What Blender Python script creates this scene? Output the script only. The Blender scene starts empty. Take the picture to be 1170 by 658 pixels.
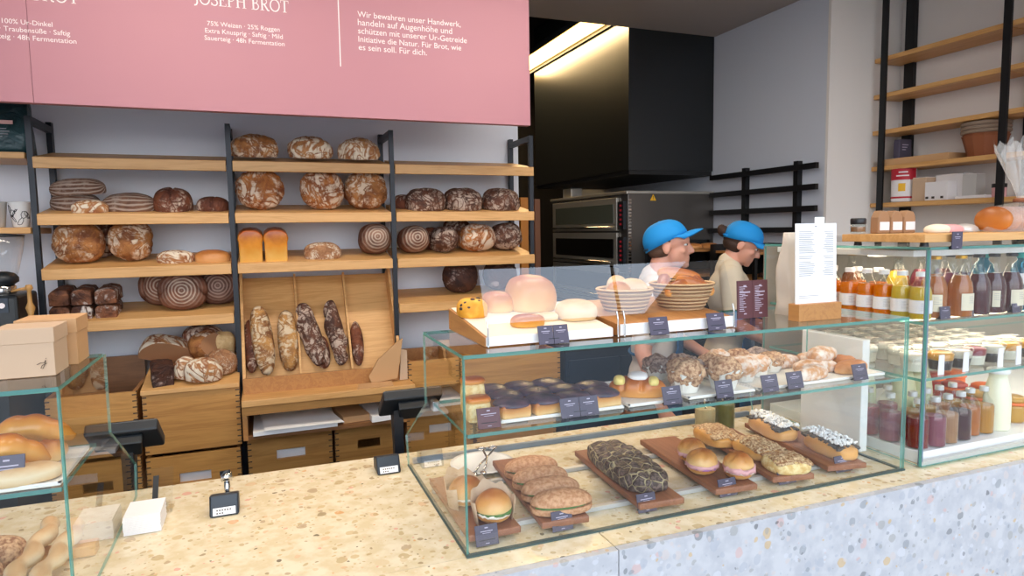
import bpy, bmesh, math, random
from mathutils import Vector, Matrix, noise, Euler
PI = math.pi
S = bpy.context.scene
COL = S.collection
rnd = random.Random(7)

# ------------------------------------------------------------------ node helper
class N:
    def __init__(s, name):
        s.m = bpy.data.materials.new(name); s.m.use_nodes = True
        s.t = s.m.node_tree; s.t.nodes.clear()
        s.out = s.t.nodes.new('ShaderNodeOutputMaterial')
    def n(s, kind, **k):
        x = s.t.nodes.new(kind)
        for a, b in k.items(): setattr(x, a, b)
        return x
    def l(s, a, b): s.t.links.new(a, b)
    def put(s, sock, v):
        if hasattr(v, 'is_linked'): s.l(v, sock)
        elif isinstance(v, (tuple, list)) and len(v) == 3 and sock.type == 'RGBA': sock.default_value = (*v, 1)
        else: sock.default_value = v
    def coord(s, scale=(1, 1, 1), kind='Object', rand=True):
        tc = s.n('ShaderNodeTexCoord').outputs[kind]
        mp = s.n('ShaderNodeMapping'); s.l(tc, mp.inputs[0]); mp.inputs['Scale'].default_value = scale
        if rand:
            oi = s.n('ShaderNodeObjectInfo').outputs['Random']
            mu = s.math('MULTIPLY', oi, 37.0)
            cb = s.n('ShaderNodeCombineXYZ'); s.l(mu, cb.inputs[0]); s.l(mu, cb.inputs[1]); s.l(mu, cb.inputs[2])
            s.l(cb.outputs[0], mp.inputs['Location'])
        return mp.outputs[0]
    def noise(s, co, scale=5, detail=4, rough=.55, dist=0, out=0):
        x = s.n('ShaderNodeTexNoise'); s.l(co, x.inputs['Vector'])
        x.inputs['Scale'].default_value = scale; x.inputs['Detail'].default_value = detail
        x.inputs['Roughness'].default_value = rough; x.inputs['Distortion'].default_value = dist
        return x.outputs[out]
    def voro(s, co, scale=5, feature='F1', out='Distance', rnds=1):
        x = s.n('ShaderNodeTexVoronoi', feature=feature); s.l(co, x.inputs['Vector'])
        x.inputs['Scale'].default_value = scale; x.inputs['Randomness'].default_value = rnds
        return x.outputs[out]
    def math(s, op, a, b=0.0, c=0.0, clamp=False):
        x = s.n('ShaderNodeMath', operation=op, use_clamp=clamp)
        s.put(x.inputs[0], a); s.put(x.inputs[1], b); s.put(x.inputs[2], c)
        return x.outputs[0]
    def step(s, v, a, b):
        x = s.n('ShaderNodeMapRange', interpolation_type='SMOOTHSTEP'); s.put(x.inputs['Value'], v)
        x.inputs['From Min'].default_value = a; x.inputs['From Max'].default_value = b
        return x.outputs[0]
    def mix(s, f, a, b):
        x = s.n('ShaderNodeMix', data_type='RGBA'); s.put(x.inputs[0], f); s.put(x.inputs[6], a); s.put(x.inputs[7], b)
        return x.outputs[2]
    def ramp(s, f, stops):
        x = s.n('ShaderNodeValToRGB'); s.put(x.inputs[0], f); e = x.color_ramp.elements
        while len(e) < len(stops): e.new(.5)
        for i, (p, c) in enumerate(stops): e[i].position = p; e[i].color = (*c, 1)
        return x.outputs[0]
    def sep(s, co):
        x = s.n('ShaderNodeSeparateXYZ'); s.l(co, x.inputs[0]); return x.outputs
    def bump(s, h, strength=.4, dist=.005):
        x = s.n('ShaderNodeBump'); x.inputs['Strength'].default_value = strength; x.inputs['Distance'].default_value = dist
        s.put(x.inputs['Height'], h); return x.outputs[0]
    def bsdf(s, color=(.8, .8, .8), rough=.5, metal=0, normal=None, spec=.5, trans=0, ior=1.5, alpha=1, sss=0, coat=0, emis=None, estr=0):
        x = s.n('ShaderNodeBsdfPrincipled')
        s.put(x.inputs['Base Color'], color); s.put(x.inputs['Roughness'], rough); s.put(x.inputs['Metallic'], metal)
        x.inputs['Specular IOR Level'].default_value = spec; x.inputs['Transmission Weight'].default_value = trans
        x.inputs['IOR'].default_value = ior; s.put(x.inputs['Alpha'], alpha)
        x.inputs['Coat Weight'].default_value = coat
        if sss:
            x.inputs['Subsurface Weight'].default_value = sss; x.inputs['Subsurface Radius'].default_value = (.02, .008, .004)
            x.inputs['Subsurface Scale'].default_value = .3
        if emis: x.inputs['Emission Color'].default_value = (*emis, 1); x.inputs['Emission Strength'].default_value = estr
        if normal is not None: s.l(normal, x.inputs['Normal'])
        s.l(x.outputs[0], s.out.inputs[0]); return x
MAT = {}
def lin(h):
    h = h.lstrip('#'); r = [int(h[i:i+2], 16)/255 for i in (0, 2, 4)]
    return tuple(c/12.92 if c <= .04045 else ((c+.055)/1.055)**2.4 for c in r)
def plain(name, hexc, rough=.5, metal=0, **k):
    a = N(name); a.bsdf(lin(hexc), rough, metal, **k); MAT[name] = a.m; return a.m
def speck(name, h1, h2, scale=40, rough=.6, bump=.2, **k):
    a = N(name); co = a.coord(); f = a.noise(co, scale, 5)
    a.bsdf(a.mix(a.step(f, .35, .65), lin(h1), lin(h2)), rough, normal=a.bump(f, bump, .002), **k); MAT[name] = a.m; return a.m
def wood(name, h1, h2, axis='x', rough=.45, scale=1.0, rand=True):
    a = N(name)
    sc = {'x': (.8, 12, 12), 'y': (12, .8, 12), 'z': (12, 12, .8)}[axis]
    co = a.coord(tuple(q*scale for q in sc), rand=rand)
    n1 = a.noise(co, 1.6, 6, .6, 1.2); n2 = a.noise(co, 14, 3, .6)
    lo = a.noise(a.coord((2, 2, 2), rand=rand), 1, 2)
    ring = a.math('SINE', a.math('MULTIPLY', n1, 26))
    f = a.math('ADD', a.math('MULTIPLY', ring, .13), a.math('MULTIPLY', n2, .5))
    f = a.math('ADD', f, a.math('MULTIPLY', lo, .5))
    a.bsdf(a.mix(a.step(f, -.1, 1.0), lin(h1), lin(h2)), rough, normal=a.bump(n2, .12, .001)); MAT[name] = a.m; return a.m

plain('wall_white', '#CBD0DB', .85)
plain('wall_warm', '#E4DED8', .85)
plain('ceiling_paint', '#A79F9A', .9)
plain('black_metal', '#22262D', .42, .3)
plain('black_rack', '#121316', .45, .2)
plain('black_plastic', '#1A2027', .4)
plain('black_matt', '#101214', .6)
plain('screen_back', '#1D2226', .3)
plain('banner', '#B9808A', .6); plain('wall_back_paint', '#E6EAF2', .85); plain('case_back', '#8F877C', .5)
plain('white_print', '#F4E9E9', .6)
plain('white_paper', '#F2F0EE', .7)
plain('cream_paper', '#E9DCC6', .7)
plain('baking_paper', '#E6E2D8', .6)
plain('kraft', '#C79A6B', .75); plain('kraft_brown', '#9A7554', .75)
plain('kraft_pale', '#C6A98C', .75)
plain('kraft_light', '#C69A6C', .75)
plain('card_dark', '#4A4456', .45)
plain('card_brown', '#5A3238', .5)
plain('card_print', '#B8AFC0', .6)
plain('grey_print', '#9C9AA0', .6)
plain('ink', '#3A2E26', .6)
plain('porcelain', '#F0F0EE', .15)
plain('steel', '#B4B0A8', .35, .6)
plain('steel_dark', '#6E6A66', .22, .6)
plain('chrome', '#D0D0D0', .12, 1)
plain('oven_glass', '#0C0B0B', .08)
plain('oven_glass_grey', '#50564E', .12)
plain('hood_black', '#16191B', .32, .0, spec=.6)
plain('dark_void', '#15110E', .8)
plain('navy', '#15283C', .35)
plain('cap_blue', '#1490DA', .75)
plain('cap_dark', '#123A55', .7)
plain('skin', '#E2A68E', .5, sss=.15)
plain('hair_brown', '#3A261C', .7)
plain('hair_short', '#5E4334', .8)
plain('tee_white', '#DDD2CA', .9)
plain('tee_beige', '#DDD1BA', .9)
plain('apron_blue', '#235C8E', .85)
plain('trousers', '#20242C', .8)
plain('shoe', '#17181A', .5)
plain('eye_dark', '#20140E', .2)
plain('lip', '#B4665A', .5)
plain('floor_tile', '#5B5651', .35)
plain('red', '#B5172B', .5)
plain('yellow', '#E9B21A', .5)
plain('cap_silver', '#D9D9D6', .28, .6)
plain('lid_white', '#EEEDEA', .4)
plain('lid_gold', '#B98C2C', .3, .8)
plain('lid_black', '#17171A', .4)
plain('lid_teal', '#14968F', .4)
plain('milk', '#E6E5C8', .3)
plain('milk2', '#D9DBB4', .3)
plain('jar_orange', '#D9651C', .35)
plain('jar_ochre', '#B4862A', .3)
plain('jar_red', '#A8321E', .35)
plain('cream', '#F0E6D6', .5)
plain('berry', '#A11F2C', .35)
plain('mango', '#EFA51E', .35)
plain('chocolate', '#3C2A24', .45)
plain('lettuce', '#55793A', .6)
plain('onion', '#A86BA6', .4)
plain('ham', '#D9A3A4', .45); plain('crumb_dark', '#A27450', .85)
plain('cheese', '#E9D27A', .45)
plain('brush_wood', '#B98A4E', .5)
plain('grinder_black', '#14191C', .35)
plain('grinder_panel', '#1C2A3A', .3)
plain('bag_tag', '#D9A9A2', .6)
plain('sauce', '#CDB98C', .35)
plain('pickle', '#6E6A22', .35)
plain('rattan_dark', '#8A4E2C', .7)
plain('linen', '#8F7A68', .85)
plain('paper_bag', '#D8CFC2', .8)
plain('bar_case', '#C9C8C4', .4, .3)
plain('bluegrey_rail', '#76879A', .4, .3)
plain('door_jamb', '#7A4A2A', .5)
plain('orange_board', '#C9802E', .6)
plain('label_white', '#E4E0DF', .6)
plain('label_cream', '#DDD3B8', .6)
plain('dusting', '#EFEAE6', .9)
wood('oak', '#C08A4A', '#E2B072', 'x')
wood('oak_y', '#B9803F', '#DFAF70', 'y')
wood('oak_z', '#B9803F', '#DFAF70', 'z')
wood('oak_crate', '#A06A32', '#CF9852', 'x', scale=.8)
wood('oak_dark', '#6B4528', '#8F6038', 'x')
wood('walnut', '#7A4C33', '#A0694A', 'y', .5)
wood('oak_side', '#A0683A', '#C08A4E', 'y')

def glass(name, tint, ior, edge=False):
    a = N(name)
    tr = a.n('ShaderNodeBsdfTransparent'); tr.inputs[0].default_value = (*tint, 1)
    gl = a.n('ShaderNodeBsdfGlossy'); gl.inputs['Roughness'].default_value = 0.0; gl.inputs[0].default_value = (1, 1, 1, 1)
    fr = a.n('ShaderNodeFresnel'); fr.inputs[0].default_value = ior
    bf = a.n('ShaderNodeNewGeometry').outputs['Backfacing']
    f = a.math('MULTIPLY', fr.outputs[0], a.math('SUBTRACT', 1.0, bf))
    mx = a.n('ShaderNodeMixShader'); a.l(f, mx.inputs[0]); a.l(tr.outputs[0], mx.inputs[1]); a.l(gl.outputs[0], mx.inputs[2])
    a.l(mx.outputs[0], a.out.inputs[0]); MAT[name] = a.m
glass('glass', (.98, .99, .985), 1.58)
glass('glass_clear', (.985, .993, .99), 1.42)
glass('glass_soft', (.985, .99, .99), 1.75)
glass('bottle_glass', (.93, .95, .94), 1.5)
glass('bottle_blue', (.22, .62, .82), 1.5)
glass('cellophane', (.93, .93, .93), 1.6)
def edge_glass():
    a = N('glass_edge')
    tr = a.n('ShaderNodeBsdfTransparent'); tr.inputs[0].default_value = (*lin('#8CCBC2'), 1)
    p = a.n('ShaderNodeBsdfPrincipled'); p.inputs['Base Color'].default_value = (*lin('#79B8AE'), 1); p.inputs['Roughness'].default_value = .15
    mx = a.n('ShaderNodeMixShader'); mx.inputs[0].default_value = .5
    a.l(tr.outputs[0], mx.inputs[1]); a.l(p.outputs[0], mx.inputs[2]); a.l(mx.outputs[0], a.out.inputs[0]); MAT['glass_edge'] = a.m
edge_glass()
def liquid(name, h):
    a = N(name); a.bsdf(lin(h), .12, trans=.25, ior=1.33); MAT[name] = a.m
for nm, h in dict(liq_orange='#EA7C00', liq_yellow='#DDBB3E', liq_amber='#B5620A', liq_wine='#4E0C16', liq_pink='#9A3244', liq_red='#7C0C08', liq_blush='#A87850',
                  liq_plum='#420818', liq_gold='#BE800A', liq_rose='#8A4054').items(): liquid(nm, h)

def terrazzo(name, base, b2, chips, rough=.3, scale=34, dens=.36, strength=.8):
    a = N(name); co = a.coord(rand=False)
    cow = a.n('ShaderNodeVectorMath', operation='ADD'); a.l(co, cow.inputs[0])
    nz = a.n('ShaderNodeTexNoise'); a.l(co, nz.inputs['Vector']); nz.inputs['Scale'].default_value = 30; nz.inputs['Detail'].default_value = 2
    vs = a.n('ShaderNodeVectorMath', operation='SCALE'); a.l(nz.outputs[1], vs.inputs[0]); vs.inputs['Scale'].default_value = .018
    a.l(vs.outputs[0], cow.inputs[1]); cw = cow.outputs[0]
    col = a.mix(a.step(a.noise(co, 22, 5), .35, .65), base, b2)
    for k, (sc, thr) in enumerate(((scale, dens), (scale*1.9, dens*.95), (scale*3.3, dens*.8))):
        v = a.n('ShaderNodeTexVoronoi'); a.l(cw, v.inputs['Vector']); v.inputs['Scale'].default_value = sc
        cs = a.sep(v.outputs['Color'])
        inside = a.math('SUBTRACT', 1.0, a.step(v.outputs['Distance'], thr-.04, thr))
        keep = a.math('LESS_THAN', cs[1], (.42, .5, .5)[k])
        msk = a.math('MULTIPLY', inside, keep)
        x = a.ramp(cs[0], chips); x.node.color_ramp.interpolation = 'CONSTANT'
        col = a.mix(a.math('MULTIPLY', msk, strength), col, x)
    a.bsdf(col, rough); MAT[name] = a.m
terrazzo('terrazzo_cream', lin('#D8C6A0'), lin('#E6D9BC'), [(0, lin('#CDB384')), (.2, lin('#D9C39C')), (.36, lin('#BFA678')), (.52, lin('#E6D3B4')), (.68, lin('#B49A78')), (.78, lin('#DDB892')), (.86, lin('#9A8360')), (.92, lin('#D99C60')), (.94, lin('#E0A090')), (.98, lin('#4A3A26'))], .2, 24, .34, .75)
terrazzo('terrazzo_grey', lin('#B4B5B8'), lin('#C3C3C4'), [(0, lin('#A9ADB4')), (.25, lin('#CBCCD0')), (.4, lin('#9C9A94')), (.55, lin('#C9BDB6')), (.7, lin('#858A8E')), (.8, lin('#CDA79E')), (.88, lin('#6A6C6C')), (.94, lin('#C9A45E')), (.985, lin('#3A3A3C'))], .35, 25, .34, .6)

# ------------------------------------------------------------------ bread materials
def crust(name, dark, mid, flour, amt=.5, scale=1.0, crack=True, rings=None, lines=None, rough=.75):
    a = N(name); co = a.coord(); raw = a.coord(rand=False)
    n1 = a.noise(co, 16*scale, 5, .6, .6); n2 = a.noise(co, 60*scale, 4, .7); n3 = a.noise(co, 7*scale, 3, .5, 1.0)
    base = a.mix(a.step(n1, .3, .7), lin(dark), lin(mid))
    fl = a.math('ADD', a.math('MULTIPLY', n3, .75), a.math('MULTIPLY', n2, .35))
    m = a.step(fl, .95-amt, 1.08-amt)
    h = n1
    if crack:
        v = a.math('ABSOLUTE', a.math('SUBTRACT', a.noise(co, 8*scale, 3, .55, 1.6), .5))
        v2 = a.math('ABSOLUTE', a.math('SUBTRACT', a.noise(a.coord((1.3, 1, .8)), 13*scale, 2, .5, .8), .5))
        c = a.math('MULTIPLY', a.step(v, .01, .075), a.step(v2, .0, .05))
        m = a.math('MULTIPLY', m, c); h = a.math('ADD', c, n1)
    if rings:
        xyz = a.sep(raw)
        r = a.math('SQRT', a.math('ADD', a.math('POWER', xyz[0], 2.0), a.math('POWER', xyz[1], 2.0)))
        r = a.math('ADD', r, a.math('MULTIPLY', a.noise(co, 14, 2), .012))
        w = a.math('SINE', a.math('MULTIPLY', r, rings))
        top = a.step(xyz[2], 0.0, .03)
        m = a.math('MULTIPLY', a.step(w, -.1, .6), top)
        m = a.math('ADD', a.math('MULTIPLY', m, .6), a.math('MULTIPLY', a.math('MULTIPLY', a.step(fl, .45, .75), top), .3), clamp=True)
        h = m
        m = a.math('MULTIPLY', m, a.math('SUBTRACT', 1.0, a.math('MULTIPLY', a.step(r, .062, .085), .75)))
    if lines:
        xyz = a.sep(raw)
        w = a.math('SINE', a.math('ADD', a.math('MULTIPLY', a.math('ARCTAN2', xyz[2], xyz[1]), lines), a.math('MULTIPLY', n3, 6)))
        m = a.math('MAXIMUM', a.math('MULTIPLY', a.step(w, -.2, .8), .8), a.math('MULTIPLY', m, .5)); h = m
    a.bsdf(a.mix(m, base, lin(flour)), rough, normal=a.bump(a.math('ADD', h, a.math('MULTIPLY', n2, .5)), .6, .004)); MAT[name] = a.m
crust('crust_rustic', '#7A3F1E', '#C07A3A', '#DCC6AE', .52)
crust('crust_orange', '#703C1C', '#B87A40', '#D9C2A8', .46, 1.1)
crust('crust_pale', '#8A4E2A', '#B9814C', '#E6D6BE', .62)
crust('crust_brown', '#4A2418', '#7E4427', '#CDB7A4', .42)
crust('crust_dark', '#2E1A16', '#55301F', '#A8938A', .38)
crust('crust_darkflour', '#3E241B', '#6B3E28', '#B5A090', .5, 1.3)
crust('crust_spiral', '#5A3222', '#84523A', '#CDB8A4', .3, 1, False, rings=430)
crust('crust_spiral_dark', '#46281E', '#6A4030', '#A98E7E', .3, 1, False, rings=440)
crust('crust_lines', '#5A3A2A', '#7E5A44', '#B9A697', .4, 1, False, lines=17)
crust('crust_seed', '#8A5A3A', '#B5835A', '#DCCBB4', .45, 3.0)
crust('crust_brick', '#3E2118', '#8A5638', '#D9D0C8', .4, 1.2)
crust('crust_baguette', '#6A3A1E', '#BE8A4A', '#D2BC9C', .5, 1.1)
crust('crumb_pale', '#C9A26C', '#E3C590', '#F0E0C0', .3, 2, False)
def golden(name, c1, c2, c3, scale=1, rough=.4):
    a = N(name); co = a.coord(); n1 = a.noise(co, 9*scale, 4); n2 = a.noise(co, 80, 3)
    xyz = a.sep(a.coord(kind='Generated', rand=False))
    f = a.math('ADD', xyz[2], a.math('MULTIPLY', a.math('SUBTRACT', n1, .5), .7))
    a.bsdf(a.ramp(f, [(.1, lin(c1)), (.55, lin(c2)), (.95, lin(c3))]), rough, normal=a.bump(n2, .15, .001)); MAT[name] = a.m
golden('golden_toast', '#E8B25A', '#E08E26', '#A04C14', 1.6, .3)
golden('golden_bun', '#E8C488', '#D39650', '#A65E28', 1.4)
golden('golden_brioche', '#E9B25A', '#DB8A28', '#A85418')
golden('golden_plait', '#E0A050', '#C87422', '#8E4414', .7, .3)
golden('golden_croissant', '#DDA04A', '#CC7A22', '#964612', .6, .25)
golden('focaccia', '#E2B070', '#DCA052', '#C48A44', 1.5)
golden('pastry', '#DDA468', '#D08A48', '#B5703A', 2)
golden('stick', '#D9B888', '#E2CDA8', '#C9A070', 2, .7)
golden('bag_bread', '#C9803A', '#B9702C', '#8E4A18', 1)
speck('crumble', '#8E6040', '#D2AC84', 110, .8, 1.0)
speck('crumble_dark', '#6A5248', '#B09A8C', 110, .8, 1.0)
speck('sesame_crust', '#B57E56', '#D2A27A', 110, .7, .3)
speck('seed_top', '#96643A', '#DDC096', 150, .7, .8)
speck('olive_top', '#2E2A28', '#565049', 60, .4, .5)
speck('plum_top', '#3A3648', '#5E4A58', 40, .35, .4)
speck('chip_cookie', '#D8901E', '#E9B040', 26, .6, .3)
speck('crumb_yellow', '#D6AE68', '#EBD7A0', 70, .8, .5)
def knobs():
    a = N('knob_crust'); co = a.coord(rand=False)
    v = a.voro(co, 34, 'DISTANCE_TO_EDGE', rnds=.95); e = a.step(a.math('ADD', v, a.math('MULTIPLY', a.noise(co, 45, 4), .22)), .11, .19)
    n = a.noise(co, 120, 4)
    a.bsdf(a.mix(e, lin('#BBAA84'), a.mix(a.step(n, .4, .65), lin('#40302C'), lin('#77655C'))), .5, normal=a.bump(e, .8, .006)); MAT['knob_crust'] = a.m
knobs()
speck('sugar_top', '#E6D9CC', '#C88E58', 45, .7, .3)
def rattan(name, h1, h2):
    a = N(name); xyz = a.sep(a.coord(rand=False))
    w = a.math('SINE', a.math('MULTIPLY', xyz[2], 620))
    n = a.noise(a.coord((1, 1, 1)), 160, 3)
    a.bsdf(a.mix(a.step(a.math('ADD', w, n), -.4, .9), lin(h1), lin(h2)), .6, normal=a.bump(w, .6, .003)); MAT[name] = a.m
rattan('rattan', '#8E6236', '#D6B07E')
def foilbag():
    a = N('foil_green'); co = a.coord(); n = a.noise(co, 16, 4, .6, 1.5)
    a.bsdf(a.mix(n, lin('#0E2226'), lin('#2E5054')), .32, .1, normal=a.bump(n, .8, .01)); MAT['foil_green'] = a.m
foilbag()
# ------------------------------------------------------------------ geometry helpers
def nb(): return bmesh.new()
def add_box(bm, x0, x1, y0, y1, z0, z1, mi=0):
    vs = [bm.verts.new((x, y, z)) for x in (x0, x1) for y in (y0, y1) for z in (z0, z1)]
    for f in ((0,1,3,2),(4,6,7,5),(0,4,5,1),(2,3,7,6),(0,2,6,4),(1,5,7,3)):
        fc = bm.faces.new([vs[i] for i in f]); fc.material_index = mi
    return vs
def box(x0, x1, y0, y1, z0, z1): b = nb(); add_box(b, x0, x1, y0, y1, z0, z1); return b
def add_prism(bm, pts, axis, a, b, mi=0):
    # pts: list of 2d points in the plane perpendicular to axis, counter order free
    def P(p, t): return {'x': (t, p[0], p[1]), 'y': (p[0], t, p[1]), 'z': (p[0], p[1], t)}[axis]
    A = [bm.verts.new(P(p, a)) for p in pts]; B = [bm.verts.new(P(p, b)) for p in pts]
    n = len(pts); fs = [bm.faces.new(A), bm.faces.new(B[::-1])]
    for i in range(n):
        f = bm.faces.new((A[i], B[i], B[(i+1) % n], A[(i+1) % n])); f.material_index = mi; fs.append(f)
    bmesh.ops.recalc_face_normals(bm, faces=fs)
def add_lathe(bm, prof, c=(0, 0, 0), seg=24, mi=0, sx=1, sy=1):
    rings = []
    for r, z in prof:
        if r < 1e-6: rings.append([bm.verts.new((c[0], c[1], c[2]+z))])
        else: rings.append([bm.verts.new((c[0]+sx*r*math.cos(2*PI*i/seg), c[1]+sy*r*math.sin(2*PI*i/seg), c[2]+z)) for i in range(seg)])
    for A, B in zip(rings, rings[1:]):
        for i in range(seg):
            j = (i+1) % seg
            if len(A) == 1 and len(B) == 1: continue
            if len(A) == 1: f = bm.faces.new((A[0], B[j], B[i]))
            elif len(B) == 1: f = bm.faces.new((A[i], A[j], B[0]))
            else: f = bm.faces.new((A[i], A[j], B[j], B[i]))
            f.material_index = mi
    for R, fl in ((rings[0], True), (rings[-1], False)):
        if len(R) > 2: 
            f = bm.faces.new(R[::-1] if fl else R); f.material_index = mi
def lathe(prof, c=(0, 0, 0), seg=24, **k): b = nb(); add_lathe(b, prof, c, seg, **k); return b
def add_tube(bm, pts, rad, seg=10, cap=True):
    pts = [Vector(p) for p in pts]
    if not hasattr(rad, '__len__'): rad = [rad]*len(pts)
    prev = None; ref = Vector((0, 0, 1))
    rings = []
    for i, p in enumerate(pts):
        d = (pts[min(i+1, len(pts)-1)]-pts[max(i-1, 0)]).normalized()
        if prev is None:
            if abs(d.dot(ref)) > .95: ref = Vector((1, 0, 0))
            u = d.cross(ref).normalized()
        else: u = (prev-d*prev.dot(d)).normalized()
        prev = u; v = d.cross(u)
        rings.append([bm.verts.new(p+(u*math.cos(2*PI*k/seg)+v*math.sin(2*PI*k/seg))*rad[i]) for k in range(seg)])
    for A, B in zip(rings, rings[1:]):
        for k in range(seg): bm.faces.new((A[k], A[(k+1) % seg], B[(k+1) % seg], B[k]))
    if cap: bm.faces.new(rings[0][::-1]); bm.faces.new(rings[-1])
def tube(pts, rad, seg=10): b = nb(); add_tube(b, pts, rad, seg); return b
def add_ell(bm, c, r, sub=3, rot=None):
    g = bmesh.ops.create_icosphere(bm, subdivisions=sub, radius=1)
    R = Euler(rot).to_matrix() if rot else Matrix.Identity(3)
    for v in g['verts']: v.co = R @ Vector((v.co.x*r[0], v.co.y*r[1], v.co.z*r[2]))+Vector(c)
def xf(bm, loc=(0, 0, 0), rot=(0, 0, 0), piv=(0, 0, 0)):
    M = Matrix.Translation(Vector(loc)+Vector(piv)) @ Euler(rot).to_matrix().to_4x4() @ Matrix.Translation(-Vector(piv))
    bmesh.ops.transform(bm, matrix=M, verts=bm.verts); return bm

def wloc(o):
    v = Vector((0, 0, 0))
    while o is not None: v += o.location; o = o.parent
    return v
def tag(o, label=None, cat=None, group=None, kind=None):
    if label: o['label'] = label
    if cat: o['category'] = cat
    if group: o['group'] = group
    if kind: o['kind'] = kind
    return o
def obj(name, bm, mats, parent=None, world=True, smooth=False, bevel=0, loc=None, rot=None, recalc=False):
    if recalc: bmesh.ops.recalc_face_normals(bm, faces=bm.faces)
    me = bpy.data.meshes.new(name)
    if world and loc is None:
        if parent is None:
            xs = [v.co for v in bm.verts]
            L = Vector((sum(v.x for v in xs)/len(xs), sum(v.y for v in xs)/len(xs), min(v.z for v in xs)))
            bmesh.ops.translate(bm, vec=-L, verts=bm.verts)
        else:
            L = Vector((0, 0, 0)); bmesh.ops.translate(bm, vec=-wloc(parent), verts=bm.verts)
    else: L = Vector(loc) if loc is not None else Vector((0, 0, 0))
    bm.to_mesh(me); bm.free()
    for m in (mats if isinstance(mats, (list, tuple)) else [mats]): me.materials.append(MAT[m])
    if smooth:
        for p in me.polygons: p.use_smooth = True
    o = bpy.data.objects.new(name, me); COL.objects.link(o); o.location = L
    if rot: o.rotation_euler = rot
    if parent: o.parent = parent
    if bevel:
        b = o.modifiers.new('b', 'BEVEL'); b.width = bevel; b.segments = 2; b.limit_method = 'ANGLE'; b.angle_limit = .6
    return o
def thing(name, label, cat, loc=(0, 0, 0), group=None, rot=None):
    o = bpy.data.objects.new(name, None); COL.objects.link(o); o.location = loc; o.empty_display_size = .05
    if rot: o.rotation_euler = rot
    return tag(o, label, cat, group)
def struct(name, bm, m, **k): return tag(obj(name, bm, m, **k), kind='structure')
def copy_tree(o, parent=None):
    c = o.copy(); COL.objects.link(c); c.parent = parent
    for ch in list(o.children): copy_tree(ch, c)
    return c
def text_bm(txt, size, mat4, spacing=1.0, align='LEFT', line=1.0):
    cu = bpy.data.curves.new('text', 'FONT'); cu.body = txt; cu.size = size; cu.align_x = align
    cu.space_character = spacing; cu.space_line = line; cu.extrude = .0006; cu.resolution_u = 3
    o = bpy.data.objects.new('text', cu); COL.objects.link(o)
    dg = bpy.context.evaluated_depsgraph_get(); dg.update()
    me = bpy.data.meshes.new_from_object(o.evaluated_get(dg))
    bm = nb(); bm.from_mesh(me); bmesh.ops.transform(bm, matrix=mat4, verts=bm.verts)
    bpy.data.objects.remove(o); bpy.data.curves.remove(cu); bpy.data.meshes.remove(me)
    return bm
FRONT = Euler((PI/2, 0, 0)).to_matrix().to_4x4()      # text standing up, read from -y

# a glass pane; thin faces get the green edge material
def pane(name, parent, pts, axis, a, b, m='glass', label=None):
    bm = nb(); add_prism(bm, pts, axis, a, b, mi=1)
    o = obj(name, bm, [m, 'glass_edge'], parent)
    if label: o['label'] = label
    return o

# ------------------------------------------------------------------ the setting
struct('floor', box(-3.6, 5.2, -2.6, 6.6, -.05, 0), 'floor_tile')
struct('ceiling', box(-3.6, 5.2, -.3, 3.965, 3.0, 3.3), 'ceiling_paint')
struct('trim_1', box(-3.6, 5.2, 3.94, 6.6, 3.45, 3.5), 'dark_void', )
struct('wall_back', box(-3.6, 1.452, 3.66, 3.80, 0, 3.0), 'wall_back_paint')
struct('wall_left', box(-3.7, -3.6, -1.6, 6.6, 0, 3.5), 'wall_white')
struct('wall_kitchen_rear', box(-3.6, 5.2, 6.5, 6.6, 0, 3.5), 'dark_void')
struct('wall_kitchen_right', box(3.1, 5.2, 2.955, 6.5, 0, 3.5), 'wall_white')
struct('wall_column_lit', box(3.098, 3.66, 2.935, 2.954, 0, 3.0), 'wall_warm')  # column face paler than the kitchen wall: front daylight put into its colour
struct('wall_right', box(3.66, 3.8, -1.6, 2.955, 0, 3.0), 'wall_warm')

# menu banner hanging over the bread shelves
ban = thing('menu_banner', 'large pink overhead board with white German bread descriptions, above the bread shelves', 'sign board', (0.2, 3.0, 2.156))
for a, b in ((-1.6, -.776), (-.774, 1.257)):
    obj('board_panel', box(a, b, 3.0, 3.04, 2.156, 2.998), 'banner', ban)
def btext(txt, x, z, size, line=1.0, sp=1.0, nm='lettering'):
    return obj(nm, text_bm(txt, size, Matrix.Translation((x, 2.998, z)) @ FRONT, sp, 'LEFT', line), 'white_print', ban)
def emit(name, h, s):
    a = N(name); e = a.n('ShaderNodeEmission'); e.inputs[0].default_value = (*lin(h), 1); e.inputs[1].default_value = s; a.l(e.outputs[0], a.out.inputs[0]); MAT[name] = a.m
emit('led', '#FFE9C8', 9); emit('strip_light', '#FFC46A', 9); emit('lamp_glow', '#FFE2B0', 12)
glass('guard_glass', (.97, .98, .99), 1.72)
emit('red_glow', '#C8303A', .25); plain('knob_brown', '#58463E', .6)
def cb_():
    a = N('cellophane_bag'); tr = a.n('ShaderNodeBsdfTransparent'); tr.inputs[0].default_value = (.93, .93, .93, 1)
    p = a.n('ShaderNodeBsdfPrincipled'); p.inputs['Base Color'].default_value = (.95, .94, .9, 1); p.inputs['Roughness'].default_value = .15
    mx = a.n('ShaderNodeMixShader'); mx.inputs[0].default_value = .24; a.l(tr.outputs[0], mx.inputs[1]); a.l(p.outputs[0], mx.inputs[2]); a.l(mx.outputs[0], a.out.inputs[0]); MAT['cellophane_bag'] = a.m
cb_()
emit('fill_glow', '#FFF1DC', 2.2)
plain('seal', '#3E5250', .4)
plain('facade', '#7E7368', .85); plain('street', '#8A8884', .9)
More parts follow.
